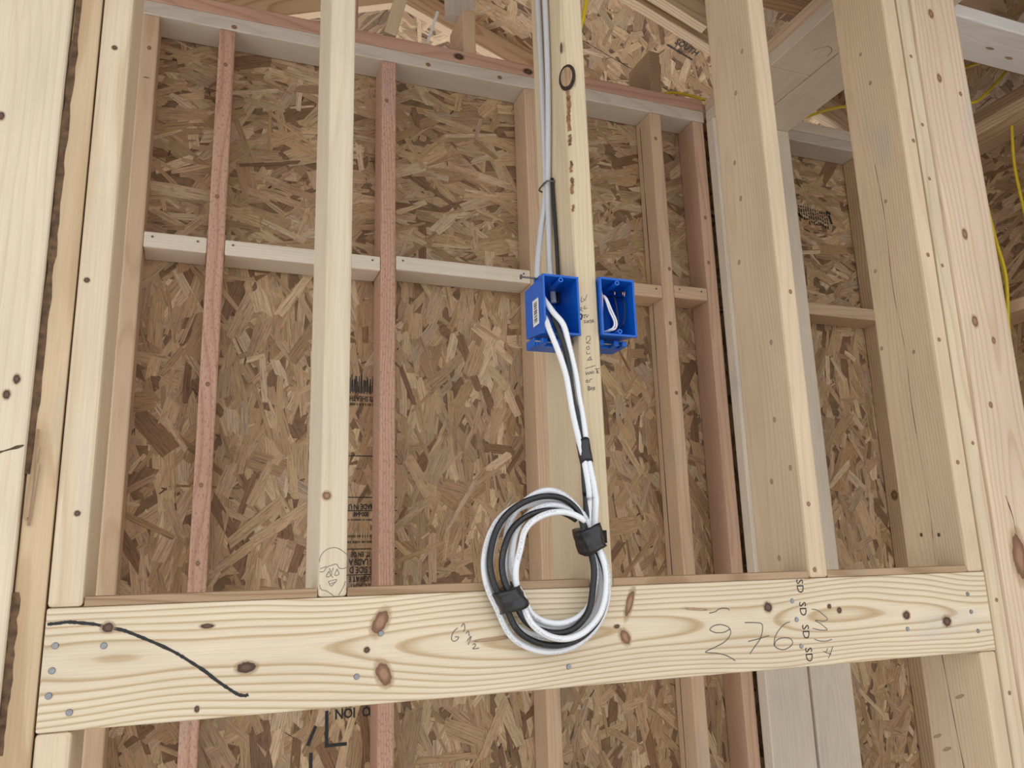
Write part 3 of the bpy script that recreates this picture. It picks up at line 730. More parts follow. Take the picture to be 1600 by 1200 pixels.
# a staple in the left corner stud
bmS = bmesh.new(); add_box(bmS, -0.171, -0.159, YB - 0.0015, YB + 0.0005, 2.828, 2.8295)
bm_obj('staple', bmS, MAT_STEEL, t0, False).location = -t0.location
board('sole_plate', -0.34, 2.30, YB, YO - 0.003, 0, W2, 'tan', 'X', 'bottom plate on the floor along the back wall', 'plate')
# double top plates of the back wall
tpl = board('top_plate', -0.34, 1.4045, YB, YO - 0.003, ZP, ZP + W2, 'grey', 'X', 'weathered grey lower top plate over the back wall studs', 'plate', 'doubled top plates', bevel=0.003)
tpu = board('top_plate', -0.34, 1.4045, YB, YO - 0.003, ZP + W2, ZPT, 'red', 'X', 'reddish upper top plate running over the grey plate', 'plate', 'doubled top plates', bevel=0.003)
for (x, z) in ((0.523, 3.012), (0.73, 3.016), (0.024, 3.010)): knot(tpl, FB, x, z, .006, .005)
for (x, z) in ((0.611, 3.056), (0.817, 3.053)): knot(tpu, FB, x, z, .014, .009, MAT_KNOTD)
board('top_plate', 1.697, 2.296, YB, YO - 0.003, ZP, ZP + W2, 'grey', 'X', 'grey lower top plate of the back wall in the right-hand bay', 'plate', 'doubled top plates')
board('top_plate', 1.697, 2.296, YB, YO - 0.003, ZP + W2, ZPT, 'pale', 'X', 'pale upper top plate of the back wall in the right-hand bay', 'plate', 'doubled top plates')
# blocking
GK = 'blocking between the back wall studs'
for (a, b, z, lb) in ((-0.1450, -0.0105, 2.4055, 'short pale block between the left corner stud and the first red stud'),
                      (0.0290, 0.3965, 2.4055, 'pale block behind the stud with the pencilled face'),
                      (0.4360, 0.8027, 2.4130, 'pale block ending behind the blue boxes'),
                      (0.8422, 1.2093, 2.4110, 'tan block behind the blue box with the wires'),
                      (1.2488, 1.3609, 2.4170, 'shortest pale block right of the split tan stud'),
                      (1.6960, 2.0220, 2.4090, 'block in the right-hand bay between the beige studs')):
    bk_ = board('blocking', a, b, YB + 0.001, YO - 0.003, z, z + W2, 'pale' if a < 0.8 else 'tan', 'X', lb, 'block', GK, bevel=0.003)
    for xx in (a + 0.018, b - 0.02):
        nail(bk_, FRAME_Y(YB + 0.001), xx, z + 0.026, 0.003, MAT_DKSTEEL)

# =================================================================== SIDE WALLS BETWEEN THE BAYS (2x6)
ge = 'paired end studs against the back wall'
board('partition_stud', 1.4085, 1.5480, 0.726, 0.7635, W2, ZP, 'pale', 'Z', 'pale stud right of the black gap against the back wall', 'stud', ge, bevel=0.004)
board('partition_stud', 1.5570, 1.6945, 0.726, 0.7635, W2, ZP, 'pale', 'Z', 'pale stud seen just right of the wide beige stud', 'stud', ge, bevel=0.004)
gp = 'plates over the paired side walls'
board('partition_plate', 1.4105, 1.5500, 0.4600, 0.7635, ZP, ZP + W2, 'pale', 'Y', 'rear piece of the pencil-marked plate over the side wall', 'plate', gp)
pm_ = board('partition_plate', 1.4105, 1.5500, 0.0350, 0.4585, ZP, ZP + W2, 'pale', 'Y', 'front piece of the pencil-marked plate over the side wall', 'plate', gp)
board('partition_plate', 1.4105, 1.5500, 0.0350, 0.7635, ZP + W2, ZPT, 'blush', 'Y', 'upper plate lying on the pencil-marked plate', 'plate', gp)
board('partition_plate', 1.5530, 1.6930, 0.0350, 0.7635, ZP, ZP + W2, 'pale', 'Y', 'pale plate beside the pencil-marked plate', 'plate', gp)
board('partition_plate', 1.5530, 1.6930, 0.0350, 0.7635, ZP + W2, ZPT, 'blush', 'Y', 'upper plate lying on the pale side wall plate', 'plate', gp)
strokes('handwriting', [[(1.475, 0.36), (1.500, 0.335), (1.525, 0.345), (1.532, 0.372)]],
        ((lambda u, v: Vector((u, v, ZP))), Vector((0, 0, -1))), 0.0016, MAT_PENCIL, pm_)
# right-hand outer wall
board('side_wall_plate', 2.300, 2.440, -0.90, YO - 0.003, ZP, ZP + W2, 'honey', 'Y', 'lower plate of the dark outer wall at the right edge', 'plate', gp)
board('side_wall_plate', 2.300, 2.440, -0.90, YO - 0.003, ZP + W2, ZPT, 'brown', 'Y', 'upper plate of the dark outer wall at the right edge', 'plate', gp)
for y, lb in ((-0.037, 'stud of the dark outer wall nearest the whitish beam'), (0.78, 'corner stud of the dark outer wall behind the yellow cables')):
    board('side_wall_stud', 2.300, 2.438, y, y + W2, W2, ZP, 'tan', 'Z', lb, 'stud', 'studs of the outer wall on the right')
board('blocking', 2.300, 2.438, 0.0015, 0.7785, 2.392, 2.392 + W2, 'tan', 'Y', 'block on the dark outer wall behind the yellow cables', 'block', GK)
board('sole_plate', 2.300, 2.440, -0.90, YO - 0.003, 0, W2, 'tan', 'Y', 'bottom plate of the outer wall on the right', 'plate')
# pale plate spanning the opening right of the studs, daylight painted into its colour
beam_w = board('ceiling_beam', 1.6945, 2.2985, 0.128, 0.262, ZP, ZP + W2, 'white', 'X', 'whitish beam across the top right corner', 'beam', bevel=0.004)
for (x, y) in ((1.93, 0.2), (2.02, 0.215), (2.07, 0.18)):
    knot(beam_w, ((lambda u, v: Vector((u, v, ZP))), Vector((0, 0, -1))), x, y, .012, .004, MAT_KNOTL)
tag(beam('brace', (2.03, 0.195, ZP + W2 + 0.012), (2.25, 0.195, ZP + W2 + 0.24), 0.05, 0.035, 'pale'), 'pale diagonal brace footing on the whitish beam', 'brace')

# =================================================================== ROOF TRUSSES
CB = RZ - 0.0953          # underside of the top chords at the ridge
def truss(y, label, webs=True, kindc='honey'):
    t = empty('roof_truss', (RX, y, ZPT))
    tag(t, label, 'roof truss', 'roof trusses')
    c = 0.0889 / 2 * math.sqrt(1 + RS * RS)
    for s in (1, -1):
        xe = RX + s * 1.98
        b0 = beam('top_chord', (RX + s * 0.002, y + W2 / 2, CB + c), (xe, y + W2 / 2, CB + c - RS * 1.98), W2, 0.0889, kindc, parent=t)
    b1 = beam('bottom_chord', (RX - 1.80, y + W2 / 2, ZPT + 0.0455), (2.43, y + W2 / 2, ZPT + 0.0455), W2, 0.0889, kindc, parent=t)
    if webs:
        beam('web', (RX + 0.85, y + W2 / 2, ZPT + 0.09), (RX + 0.42, y + W2 / 2, CB - RS * 0.42), W2, 0.0889, 'cream', parent=t)
        beam('web', (RX - 0.85, y + W2 / 2, ZPT + 0.09), (RX - 0.42, y + W2 / 2, CB - RS * 0.42), W2, 0.0889, 'cream', parent=t)
    return t
truss(1.475, 'farthest roof truss, seen between the smooth pale stud and the stud with blue boxes', webs=False)
truss(0.902, 'roof truss just behind the back wall, its pale sloping chord above SOUTH', webs=False)
truss(0.307, 'roof truss crossing over the pencil-marked plate at the top', webs=False, kindc='brown')
truss(-0.303, 'roof truss above the front studs', kindc='brown')
truss(-0.913, 'roof truss above and behind the viewer', kindc='brown')
cc_ = 0.0889 / 2 * math.sqrt(1 + RS * RS)
tag(beam('sister_chord', (0.85, 0.859, CB - RS * (0.85 - RX) + cc_), (1.525, 0.859, CB - RS * (1.525 - RX) + cc_), W2, 0.0889, 'honey'),
    'short sloping board sistered in front of the pale chord, above SOUTH', 'board')
# joist ends and posts standing on the back wall plate
jg = 'joist ends on the top plate'
board('joist', 0.6255, 0.6636, YB + 0.004, 0.895, ZPT + 0.0003, ZPT + D6, 'tan', 'Y', 'cracked joist end sitting on the reddish top plate near the middle', 'joist', jg, pa=0.0, pc=-0.06)
board('joist', 1.2245, 1.2626, YB + 0.004, 0.895, ZPT + 0.0003, ZPT + D6, 'brown', 'Y', 'joist end with growth rings on the plate under SOUTH', 'joist', jg, pa=0.02, pc=-0.03)
board('post', 0.593, 0.672, 0.800, 0.838, ZPT + D6 + 0.0006, 3.62, 'grey', 'Z', 'greyish post standing on the cracked joist end', 'post')
board('post', 0.295, 0.333, YB + 0.004, YB + 0.080, ZPT + 0.0003, 3.66, 'pink', 'Z', 'pinkish post on the plate just right of the smooth pale stud', 'post')
tag(beam('brace', (0.420, YB + 0.030, ZPT + 0.012), (0.555, YB + 0.030, 3.62), 0.05, W2 * 0.9, 'yellow'), 'yellowish leaning brace with straight grain on the reddish plate', 'brace')
# thin white strip leaning behind the brace
bmS = bmesh.new(); add_box(bmS, -0.004, 0.004, -0.003, 0.003, 0, 0.14)
lath = bm_obj('white_strip', bmS, MAT_STICKER); lath.location = (0.523, 0.80, ZPT + 0.001); lath.rotation_euler = (0, 0.28, 0)
tag(lath, 'thin white strip leaning on the plate beside the yellowish brace', 'strip')

# =================================================================== STAMPS ON THE OSB
ys = YO - 0.0032
RT, UPD = (-1, 0, 0), (0, 0, -1)      # printed upside down
for (s, z, sz, x) in (('IN. A AT', 1.641, .019, .371), ('UGH AT E', 1.659, .017, .371), ('S SIDE D', 1.680, .021, .372), ('S LADS A', 1.698, .020, .372),
                      ('IT. EN DE', 1.716, .016, .371), ('800-648', 1.811, .016, .371), ('MADE IN U', 1.829, .018, .372), ('32 SHEATH', 2.096, .018, .370)):
    text_mesh('stamp', s, sz, (x, ys, z), RT, UPD, MAT_INK, pl, bold=0.0005, squash=0.70)
lines = []
for (z0_, h_) in ((1.742, .005), (1.755, .006), (1.795, .004), (2.078, .006)):      # rows of print too small to read
    x = 0.335
    while x < 0.405:
        lines.append([(x, z0_), (x, z0_ + h_)]); x += RND.choice((.0028, .0034, .006))
strokes('stamp_small_print', lines, FRAME_Y(YO), 0.0018, MAT_INK, pl, off=0.0031, smooth=0)
for z in (1.668, 1.728, 1.851, 1.952, 1.819):
    strokes('stamp_rule', [[(0.28, z), (0.46, z)]], FRAME_Y(YO), 0.0022, MAT_INK, pl, off=0.0031, smooth=0)
lines = []
for i in range(26):
    x = 0.325 + i * 0.0032
    lines.append([(x, 2.107 + RND.uniform(0, .006)), (x + RND.uniform(-.002, .002), 2.150 + RND.uniform(-.012, .010))])
strokes('stamp_bars', lines, FRAME_Y(YO), 0.0022, MAT_INK, pl, off=0.0031, smooth=0)
text_mesh('stamp', 'O  ION', 0.030, (0.358, ys, 1.362), RT, UPD, MAT_INK, pl, bold=0.0008, squash=0.85)
strokes('stamp_bracket', [[(0.299, 1.37), (0.300, 1.30)], [(0.296, 1.296), (0.345, 1.296)], [(0.266, 1.285), (0.266, 1.22)], [(0.258, 1.30), (0.275, 1.34)]], FRAME_Y(YO), 0.0075, MAT_INK, pl, off=0.0031, smooth=0)
# stamp in the right-hand bay: rows of small upright lettering
lines = []
for i in range(13):
    x = 1.812 + i * 0.0095; z = 2.822 - i * 0.0012
    while z > 2.772 - i * 0.0012:
        h_ = RND.uniform(.004, .014); lines.append([(x, z), (x + .001, z - h_)]); z -= h_ + RND.uniform(.002, .006)
strokes('stamp_small_print', lines, FRAME_Y(YO), 0.0045, MAT_INK, pru, off=0.0031, smooth=0)
strokes('stamp_bars', [[(1.803, 2.79), (1.822, 2.778)], [(1.925, 2.812), (1.943, 2.806)], [(1.935, 2.80), (1.944, 2.77)]], FRAME_Y(YO), 0.010, MAT_INK, pru, off=0.0031, smooth=0)
# SOUTH... on the roof deck, running down the slope
def on_deck(x, y, h=0.0034): return Vector((x, y, RZ - RS * (x - RX))) + nr * h
text_mesh('stamp', 'SOUTH', 0.040, on_deck(1.521, 1.044), dr, Vector((0, -1, 0)), MAT_INK, deck_r, bold=0.0006, align='LEFT', squash=0.72)
strokes('stamp_rule', [[(0, 0), (0.11, 0)]], ((lambda u, v: on_deck(1.506 + u * 0.95, 1.079)), nr), 0.006, MAT_INK, deck_r, off=0.0004, smooth=0)

# =================================================================== BLUE BOXES
def open_box(bm, x0, x1, y0, y1, z0, z1, t, draft=0.0, lift=0.011):
    """A box open towards -Y with walls of thickness t."""
    d = draft
    O = [(x0, y0, z0), (x1, y0, z0), (x1, y0, z1), (x0, y0, z1), (x0 + d, y1, z0 + lift), (x1 - d, y1, z0 + lift), (x1 - d, y1, z1 - d), (x0 + d, y1, z1 - d)]
    I = [(x0 + t, y0, z0 + t), (x1 - t, y0, z0 + t), (x1 - t, y0, z1 - t), (x0 + t, y0, z1 - t),
         (x0 + t + d, y1 - t, z0 + t + lift), (x1 - t - d, y1 - t, z0 + t + lift), (x1 - t - d, y1 - t, z1 - t - d), (x0 + t + d, y1 - t, z1 - t - d)]
    v = [bm.verts.new(p) for p in O + I]
    for f in ((4, 5, 6, 7), (0, 4, 7, 3), (1, 2, 6, 5), (0, 1, 5, 4), (3, 7, 6, 2)): bm.faces.new([v[i] for i in f])
    for f in ((4, 5, 6, 7), (0, 4, 7, 3), (1, 2, 6, 5), (0, 1, 5, 4), (3, 7, 6, 2)): bm.faces.new([v[i + 8] for i in reversed(f)])
    for a in range(4):
        b = (a + 1) % 4
        bm.faces.new([v[a], v[b], v[b + 8], v[a + 8]])
    bmesh.ops.recalc_face_normals(bm, faces=bm.faces)

def elec_box(x0, x1, z0, z1, label, group):
    yf, yb = -0.010, 0.074
    e = empty('electrical_box', ((x0 + x1) / 2, 0.03, z0 - 0.012))
    tag(e, label, 'electrical box', group)
    bm = bmesh.new(); open_box(bm, x0, x1, yf, yb, z0, z1, 0.0024, 0.0015)
    bmesh.ops.bevel(bm, geom=[ed for ed in bm.edges if ed.calc_length() > 0.03], offset=0.0007, segments=1, affect='EDGES')
    b = bm_obj('box_body', bm, MAT_BLUE, e); b.location = -e.location
    # rim ribs round the mouth
    bm = bmesh.new()
    for (a0, a1, c0, c1) in ((x0 - .0012, x1 + .0008, z1 - .0006, z1 + .0010), (x0 - .0012, x1 + .0008, z0 - .0010, z0 + .0006), (x0 - .0012, x0 + .0006, z0, z1), (x1 - .0006, x1 + .0006, z0, z1)):
        add_box(bm, a0, a1, yf - .0004, yf + .0045, c0, c1)
    r_ = bm_obj('rim', bm, MAT_BLUE, e); r_.location = -e.location
    xm = (x0 + x1) / 2
    for zz in (z1 - 0.0068, z0 + 0.0068):
        bm = bmesh.new()
        # ring-shaped screw post
        n = 14
        ro, ri = 0.0042, 0.0021
        rings = []
        for (rr, yy) in ((ro, yf), (ri, yf), (ri, yf + .02), (ro, yf + .03)):
            rings.append([bm.verts.new((xm + rr * math.cos(2 * PI * k / n), yy, zz + rr * math.sin(2 * PI * k / n))) for k in range(n)])
        for k in range(n):
            k2 = (k + 1) % n
            bm.faces.new([rings[0][k], rings[0][k2], rings[1][k2], rings[1][k]])
            bm.faces.new([rings[1][k], rings[1][k2], rings[2][k2], rings[2][k]])
            bm.faces.new([rings[0][k2], rings[0][k], rings[3][k], rings[3][k2]])
        bmesh.ops.recalc_face_normals(bm, faces=bm.faces)
        s_ = bm_obj('screw_post', bm, MAT_BLUE, e); s_.location = -e.location
    # nail carriers under and over the box
    for (zz0, zz1) in ((z0 - 0.0105, z0 - 0.0012), (z1 + 0.0012, z1 + 0.009)):
        bm = bmesh.new()
        for xa in (x0 + 0.006, xm + 0.002, x1 - 0.014):
            add_box(bm, xa, xa + 0.009, 0.016, 0.034, zz0, zz1, 0.0008, 1)
        add_box(bm, x0 + 0.004, x1 - 0.004, 0.034, 0.040, zz0 + (0 if zz0 < z0 else 0.0), zz1, 0.0008, 1)
        n_ = bm_obj('nail_bracket', bm, MAT_BLUE, e); n_.location = -e.location
    # ramped foot under the box that carries the lower nail
    bm = bmesh.new()
    add_box(bm, x0 + 0.001, x1 - 0.002, 0.040, 0.074, z0 - 0.009, z0 + 0.0055, 0.001, 1)
    f_ = bm_obj('nail_foot', bm, MAT_BLUE, e); f_.location = -e.location
    return e

GBX = 'blue electrical boxes'
B1 = (0.4970, SX - 0.0012, 2.0315, 2.1280); B2 = (SX + W2 + 0.0012, 0.6610, 2.0360, 2.1330)
box1 = elec_box(*B1, 'blue plastic box with a barcode sticker and the cables coming out', GBX)
box2 = elec_box(*B2, 'blue plastic box holding loops of thin white and copper wire', GBX)
# captive nails
for e_, (x0, x1, z0, z1), s in ((box1, B1, -1), (box2, B2, 1)):
    for zz, ln in ((z1 + 0.005, 0.024), (z0 - 0.0055, 0.004)):
        xa = x0 - ln if s < 0 else x0 + 0.003
        xb = x1 if s < 0 else x1 + ln * 0.3
        n_ = tube('nail', [(xa, 0.025, zz), ((xa + xb) / 2, 0.025, zz), (xb, 0.025, zz)], 0.0017, MAT_DKSTEEL if zz > z1 else MAT_STEEL, e_, sides=8, smooth_n=2)
    if s < 0:
        bm = bmesh.new(); bmesh.ops.create_cone(bm, cap_ends=True, segments=12, radius1=0.0042, radius2=0.0042, depth=0.0018)
        bmesh.ops.rotate(bm, verts=bm.verts, matrix=Matrix.Rotation(PI / 2, 3, 'Y'), cent=(0, 0, 0))
        bmesh.ops.translate(bm, verts=bm.verts, vec=Vector((x0 - 0.024, 0.025, z1 + 0.005)) - e_.location)
        bm_obj('nail_head', bm, MAT_DKSTEEL, e_)
# barcode sticker on the side of the left box
bm = bmesh.new(); add_box(bm, B1[0] - 0.0009, B1[0] - 0.0003, 0.012, 0.036, 2.052, 2.096)
st = bm_obj('sticker', bm, MAT_STICKER, box1); st.location = -box1.location; st['label'] = 'white barcode sticker'
bm = bmesh.new()
z = 2.057
while z < 2.091:
    h = RND.choice((0.0007, 0.0011, 0.0018)); add_box(bm, B1[0] - 0.0012, B1[0] - 0.0009, 0.018, 0.030, z, z + h); z += h + RND.choice((0.0008, 0.0012, 0.0018))
bc = bm_obj('barcode', bm, MAT_INK, st)

# =================================================================== CABLES
# grey cables stapled down the side of the stud
gc1 = tube('cable', [(SX - .0066, .094, 3.10), (SX - .0066, .092, 2.90), (SX - .0066, .0890, 2.72), (SX - .0066, .087, 2.52), (SX - .0066, .0900, 2.335), (SX - .020, .088, 2.25), (SX - .035, .074, 2.18), (SX - .042, .062, 2.135), (SX - .042, .056, 2.105)], 0.0052, MAT_GCABLE)
tag(gc1, 'light grey cable down the stud side, bowing left into the blue box', 'cable', 'grey cables on the stud')
gc2 = tube('cable', [(SX - .0066, .064, 3.10), (SX - .0066, .062, 2.90), (SX - .0066, .0575, 2.72), (SX - .0066, .0610, 2.52), (SX - .0066, .0790, 2.335), (SX - .010, .076, 2.25), (SX - .014, .070, 2.18), (SX - .016, .060, 2.135), (SX - .016, .056, 2.105)], 0.0052, MAT_GCABLE)
tag(gc2, 'light grey cable running straight down the stud side into the blue box', 'cable', 'grey cables on the stud')
bc0 = tube('cable', [(SX - .0045, .066, 2.34), (SX - .0045, .064, 2.30), (SX - .0045, .060, 2.22), (SX - .0060, .056, 2.13), (SX - .008, .055, 2.105)], 0.0032, MAT_BCABLE)
tag(bc0, 'black cable tucked between the grey cables and the stud above the box', 'cable')
stp = tube('cable_staple', [(SX - .001, .062, 2.332), (SX - .013, .066, 2.334), (SX - .0145, .085, 2.335), (SX - .013, .104, 2.334), (SX - .001, .107, 2.332)], 0.0016, MAT_DKSTEEL, sides=8)
tag(stp, 'dark metal staple pinning the grey cables to the stud', 'staple')

# coil: three cables leave the box, are taped, then loop round
CXW, CZW = 0.000252, 0.000225
def zc(zx, zy, y):      # coil drawing units to world
    return Vector((0.483 + (zx - 488) * CXW + (600 - zy) * 0.0000098, y, 1.6673 - (zy - 600) * CZW))
def loop_pts(ty, lx, by, rx, lay, o2, o1, ox):
    y = -0.0075 - 0.0088 * lay
    yt = -0.008 - 0.0088 * min(lay, 3)
    t2 = (748 + o2, 430); t1 = (245 + o1, 770 - o1 * 0.5)
    return [(*t2, yt), (rx, 690, y), (560 + .72 * (rx - 560), 690 + .70 * (by - 690), y), (565, by, y),
            (565 - .68 * (565 - t1[0]), t1[1] + .74 * (by - t1[1]), y), (*t1, yt), (lx, 500, y),
            (480 - .72 * (480 - lx), 500 - .70 * (500 - ty), y), (490 + ox, ty, y), (490 + .70 * (t2[0] - 490), 430 - .70 * (430 - ty), y)]
def coil(loops):
    """Loops joined into one winding, smoothed in polar form so that they stay round."""
    pts = [p for L in loops for p in loop_pts(*L)]
    pol, prev = [], None
    for (x, yv, d) in pts:
        th = math.atan2(yv - 600, x - 490); r = math.hypot(x - 490, yv - 600)
        if prev is not None:
            while th < prev: th += 2 * PI
        prev = th; pol.append((th, r, d))
    sm = catmull([Vector(p) for p in pol], 6)
    return [zc(490 + r * math.cos(th), 600 + r * math.sin(th), d) for th, r, d in sm]
def lead(L, ys_):
    return [Vector((a, b, c)) for (a, c), b in zip(L, ys_)]
GC = 'coiled cables hanging from the blue box'
RC = 0.0047
# white cable nearest the left
Lw1 = lead([(.5150, 2.075), (.5040, 2.060), (.5013, 2.034), (.5116, 1.9992), (.5239, 1.9588), (.5322, 1.9066), (.5428, 1.8571), (.5495, 1.8286), (.5550, 1.785), (.5570, 1.745)], [.045, .005, -.016, -.022, -.022, -.020, -.018, -.018, -.018, -.014])
cw1 = tube('cable', catmull(Lw1, 6)[:-3] + coil([(88, 222, 958, 792, 1, -2, 22, 0), (188, 250, 935, 775, 2, -8, 62, 10), (160, 150, 1022, 852, 0, 14, -28, 10)]), RC, MAT_WCABLE, smooth_n=2)
tag(cw1, 'white printed cable of the coil, leaving the box lowest', 'cable', GC)
Lk = lead([(.5240, 2.105), (.5110, 2.080), (.5165, 2.0358), (.5266, 1.9949), (.5343, 1.9268), (.5396, 1.9019), (.5486, 1.8572), (.5505, 1.8286), (.5511, 1.7935), (.5537, 1.745)], [.050, .005, -.015, -.020, -.020, -.019, -.012, -.012, -.012, -.010])
cbk = tube('cable', catmull(Lk, 6)[:-3] + coil([(132, 112, 1062, 836, 2.6, -30, -50, 0), (226, 182, 986, 745, 3, -46, 0, -10)]), RC, MAT_BCABLE, smooth_n=2)
tag(cbk, 'black cable looped through the white coil below the blue box', 'cable', GC)
Lw2 = lead([(.5200, 2.115), (.5060, 2.0920), (.5112, 2.0659), (.5234, 2.0416), (.5310, 2.0087), (.5404, 1.9648), (.5452, 1.9273), (.5495, 1.9022), (.5552, 1.8574), (.5575, 1.8286), (.5630, 1.785), (.5640, 1.745)], [.050, .010, -.010, -.021, -.022, -.021, -.020, -.019, -.018, -.018, -.022, -.024])
cw2 = tube('cable', catmull(Lw2, 6)[:-3] + coil([(142, 96, 1104, 872, 1.2, 36, -78, 10), (238, 266, 1024, 812, 4, 10, 40, 40)]), RC, MAT_WCABLE, smooth_n=2)
tag(cw2, 'white printed cable of the coil, leaving the box on its right', 'cable', GC)

def tape(center, axis, ra, rb, length, label, seed, flap=None):
    """Tape wound round a bundle: an uneven sleeve."""
    rg = random.Random(seed)
    c = Vector(center); ax = Vector(axis).normalized()
    s = ax.cross(EY).normalized()
    n, m = 22, 9
    vs, fs = [], []
    ph = [rg.uniform(0, 6.28) for _ in range(4)]
    for j in range(m):
        t = j / (m - 1) - 0.5
        for k in range(n):
            a = 2 * PI * k / n
            e = 1 + 0.05 * math.sin(3 * a + ph[0] + 5 * t) + 0.03 * math.sin(7 * a + ph[1] - 9 * t) + 0.02 * math.sin(14 * t + ph[2])
            edge = 0.003 * math.sin(2 * a + ph[3]) if j in (0, m - 1) else 0
            # squarish section
            ca, sa = math.cos(a), math.sin(a)
            q = (abs(ca) ** 3 + abs(sa) ** 3) ** (-1 / 3)
            vs.append(ax * (t * length + edge) + s * ca * ra * e * q + EY * sa * rb * e * q)
    for j in range(m - 1):
        for k in range(n):
            k2 = (k + 1) % n
            fs.append((j * n + k, j * n + k2, (j + 1) * n + k2, (j + 1) * n + k))
    fs.append(tuple(reversed(range(n)))); fs.append(tuple(range((m - 1) * n, m * n)))
    me = bpy.data.meshes.new('tape_wrap'); me.from_pydata(vs, [], fs); me.update()
    bm = bmesh.new(); bm.from_mesh(me); bmesh.ops.recalc_face_normals(bm, faces=bm.faces)
    if flap:
        (u0, u1, w0, w1) = flap
        add_box(bm, u0, u1, -0.0016, 0.0, w0, w1)
    bm.to_mesh(me); bm.free()
    for p in me.polygons: p.use_smooth = True
    o = link('tape_wrap', me, MAT_TAPE); o.location = c
    return tag(o, label, 'tape', 'black tape wraps')
tape((0.5520, -0.0155, 1.8440), (0.12, 0, -1), 0.0095, 0.0095, 0.034, 'black tape round the three cables below the boxes', 1)
tape(zc(742, 412, -0.0240), (0.30, 0, -1), 0.0190, 0.0235, 0.035, 'black tape with a loose end at the upper right of the coil', 2, flap=(0.010, 0.0285, -0.006, 0.013))
tape(zc(238, 772, -0.0240), (0.45, 0, -1), 0.0200, 0.0235, 0.030, 'black tape at the lower left of the coil', 3)

# wires folded into the right-hand box
GW = 'wires folded into the right-hand box'
wx0, wx1 = B2[0], B2[1]
for i, (dx, dz) in enumerate(((0, 0), (0.0042, 0.001))):
    o = tube('insulated_wire', [(wx0 + .013 + dx * .3, .030, 2.117), (wx0 + .014 + dx * .5, .006, 2.105 + dz), (wx0 + .020 + dx, .001, 2.080 + dz), (wx0 + .027 + dx, .000, 2.062), (wx0 + .025 + dx, .001, 2.052 - dz), (wx0 + .018 + dx, .003, 2.0475), (wx0 + .012 + dx * .4, .016, 2.047), (wx0 + .010, .035, 2.050)], 0.0016, MAT_WHITE, sides=8)
    tag(o, ('inner one of two thin white wire loops in the right-hand blue box', 'outer one of two thin white wire loops in the right-hand blue box')[i], 'wire', GW)
for i, pts in enumerate(([(wx0 + .033, .030, 2.116), (wx0 + .034, .008, 2.106), (wx0 + .037, .006, 2.080), (wx0 + .038, .008, 2.058), (wx0 + .037, .03, 2.048)],
                         [(wx0 + .050, .030, 2.116), (wx0 + .051, .008, 2.106), (wx0 + .051, .006, 2.080), (wx0 + .047, .008, 2.060), (wx0 + .045, .03, 2.050)])):
    o = tube('insulated_wire', pts, 0.0012, MAT_BLACK, sides=8)
    tag(o, ('thin black wire in the middle of the right-hand blue box', 'thin black wire nearest the right side of the box')[i], 'wire', GW)
for i, pts in enumerate(([(wx0 + .008, .030, 2.122), (wx0 + .009, .005, 2.116), (wx0 + .0085, .003, 2.085), (wx0 + .0075, .006, 2.060), (wx0 + .012, .012, 2.046)],
                         [(wx0 + .006, .020, 2.117), (wx0 + .0065, .004, 2.110), (wx0 + .005, .004, 2.092), (wx0 + .006, .010, 2.075)],
                         [(wx0 + .033, .020, 2.120), (wx0 + .0325, .004, 2.116), (wx0 + .0325, .003, 2.110)],
                         [(wx0 + .048, .020, 2.121), (wx0 + .0475, .004, 2.117), (wx0 + .048, .003, 2.111)],
                         [(wx0 + .051, .020, 2.121), (wx0 + .0515, .004, 2.118), (wx0 + .051, .004, 2.109)])):
    o = tube('copper_wire', pts, 0.0010, MAT_COPPER, sides=7)
    tag(o, ('long bare copper wire down the left of the right-hand box', 'short bare copper wire at the left of the right-hand box', 'bare copper tip at the top middle of the box',
            'left one of two copper tips at the top right of the box', 'right one of two copper tips at the top right of the box')[i], 'wire', GW)

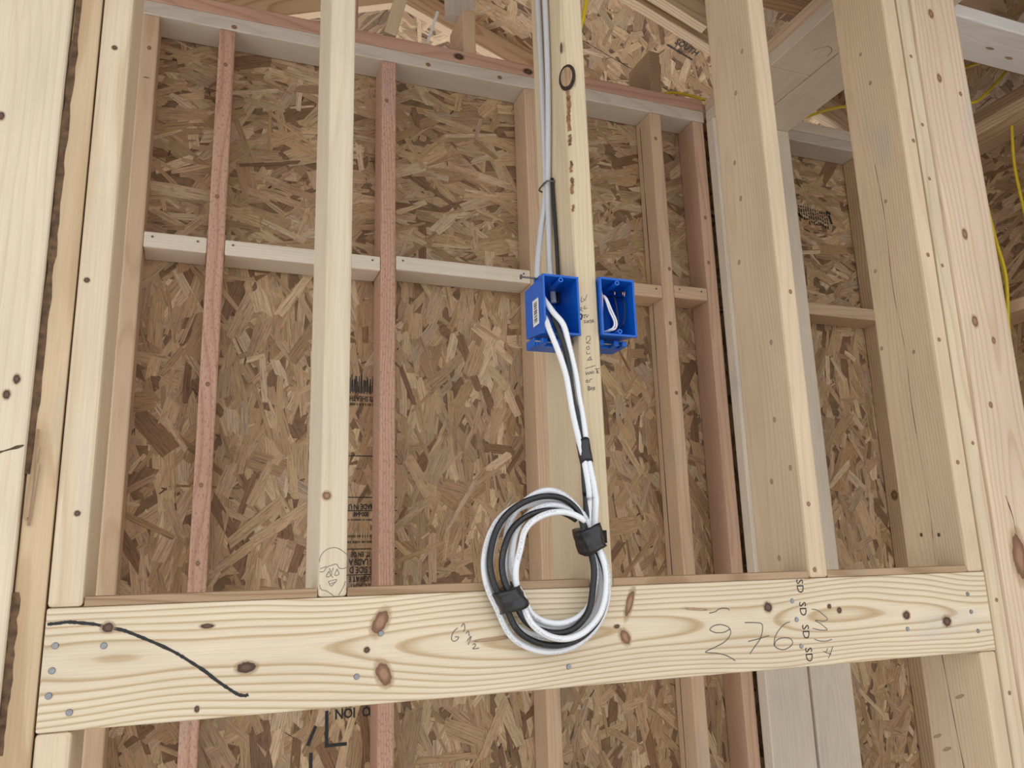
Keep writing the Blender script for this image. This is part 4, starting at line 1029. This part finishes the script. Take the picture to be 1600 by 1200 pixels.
# yellow cables
GY = 'yellow cables'
def ycab(pts, label, r=0.0048):
    return tag(tube('cable', pts, r, MAT_YELLOW), label, 'cable', GY)
ycab([(0.80, 0.30, 3.30), (0.775, 0.30, 3.00), (0.768, 0.30, 2.925), (0.752, 0.30, 2.86), (0.735, 0.305, 2.82), (0.718, 0.315, 2.83), (0.718, 0.33, 2.92), (0.735, 0.36, 3.10), (0.75, 0.38, 3.30)], 'yellow cable hanging behind the top of the knotty stud')
ycab([(1.268, 0.80, 3.085), (1.30, 0.80, 3.103), (1.34, 0.795, 3.108), (1.39, 0.79, 3.103), (1.44, 0.77, 3.088), (1.52, 0.72, 3.083)], 'yellow cable lying on the plate at the corner under SOUTH')
ycab([(1.80, 0.84, 3.11), (1.885, 0.81, 3.145), (1.95, 0.80, 3.172), (2.03, 0.80, 3.197), (2.12, 0.80, 3.20), (2.22, 0.78, 3.17)], 'yellow cable crossing above the right-hand bay')
ycab([(2.05, 0.45, 3.10), (2.155, 0.45, 3.149), (2.22, 0.45, 3.178), (2.29, 0.44, 3.20), (2.36, 0.42, 3.21)], 'yellow cable under the whitish beam, running level')
ycab([(2.40, 0.42, 3.22), (2.33, 0.43, 3.17), (2.27, 0.45, 3.105), (2.20, 0.47, 3.05), (2.17, 0.50, 3.085)], 'yellow cable sloping down behind the whitish beam')
ycab([(2.37, 0.47, 3.06), (2.36, 0.475, 2.98), (2.365, 0.49, 2.87), (2.37, 0.49, 2.73), (2.37, 0.485, 2.62), (2.36, 0.50, 2.45), (2.36, 0.53, 2.30)], 'single yellow cable hanging at the right edge of the picture')
for i, (dy, lb) in enumerate(((0.0, 'left one of the bundled yellow cables beside the pinkish stud'), (0.012, 'middle one of the bundled yellow cables beside the pinkish stud'), (-0.014, 'right one of the bundled yellow cables beside the pinkish stud'))):
    x = 2.278 - 0.010 * i
    ycab([(x, .545 + dy, 2.98), (x, .543 + dy, 2.80), (x, .530 + dy, 2.62), (x, .522 + dy * 1.3, 2.49), (x, .538 + dy, 2.33), (x, .550 + dy, 2.17), (x, .545 + dy, 1.95), (x, .53 + dy, 1.5)], lb)
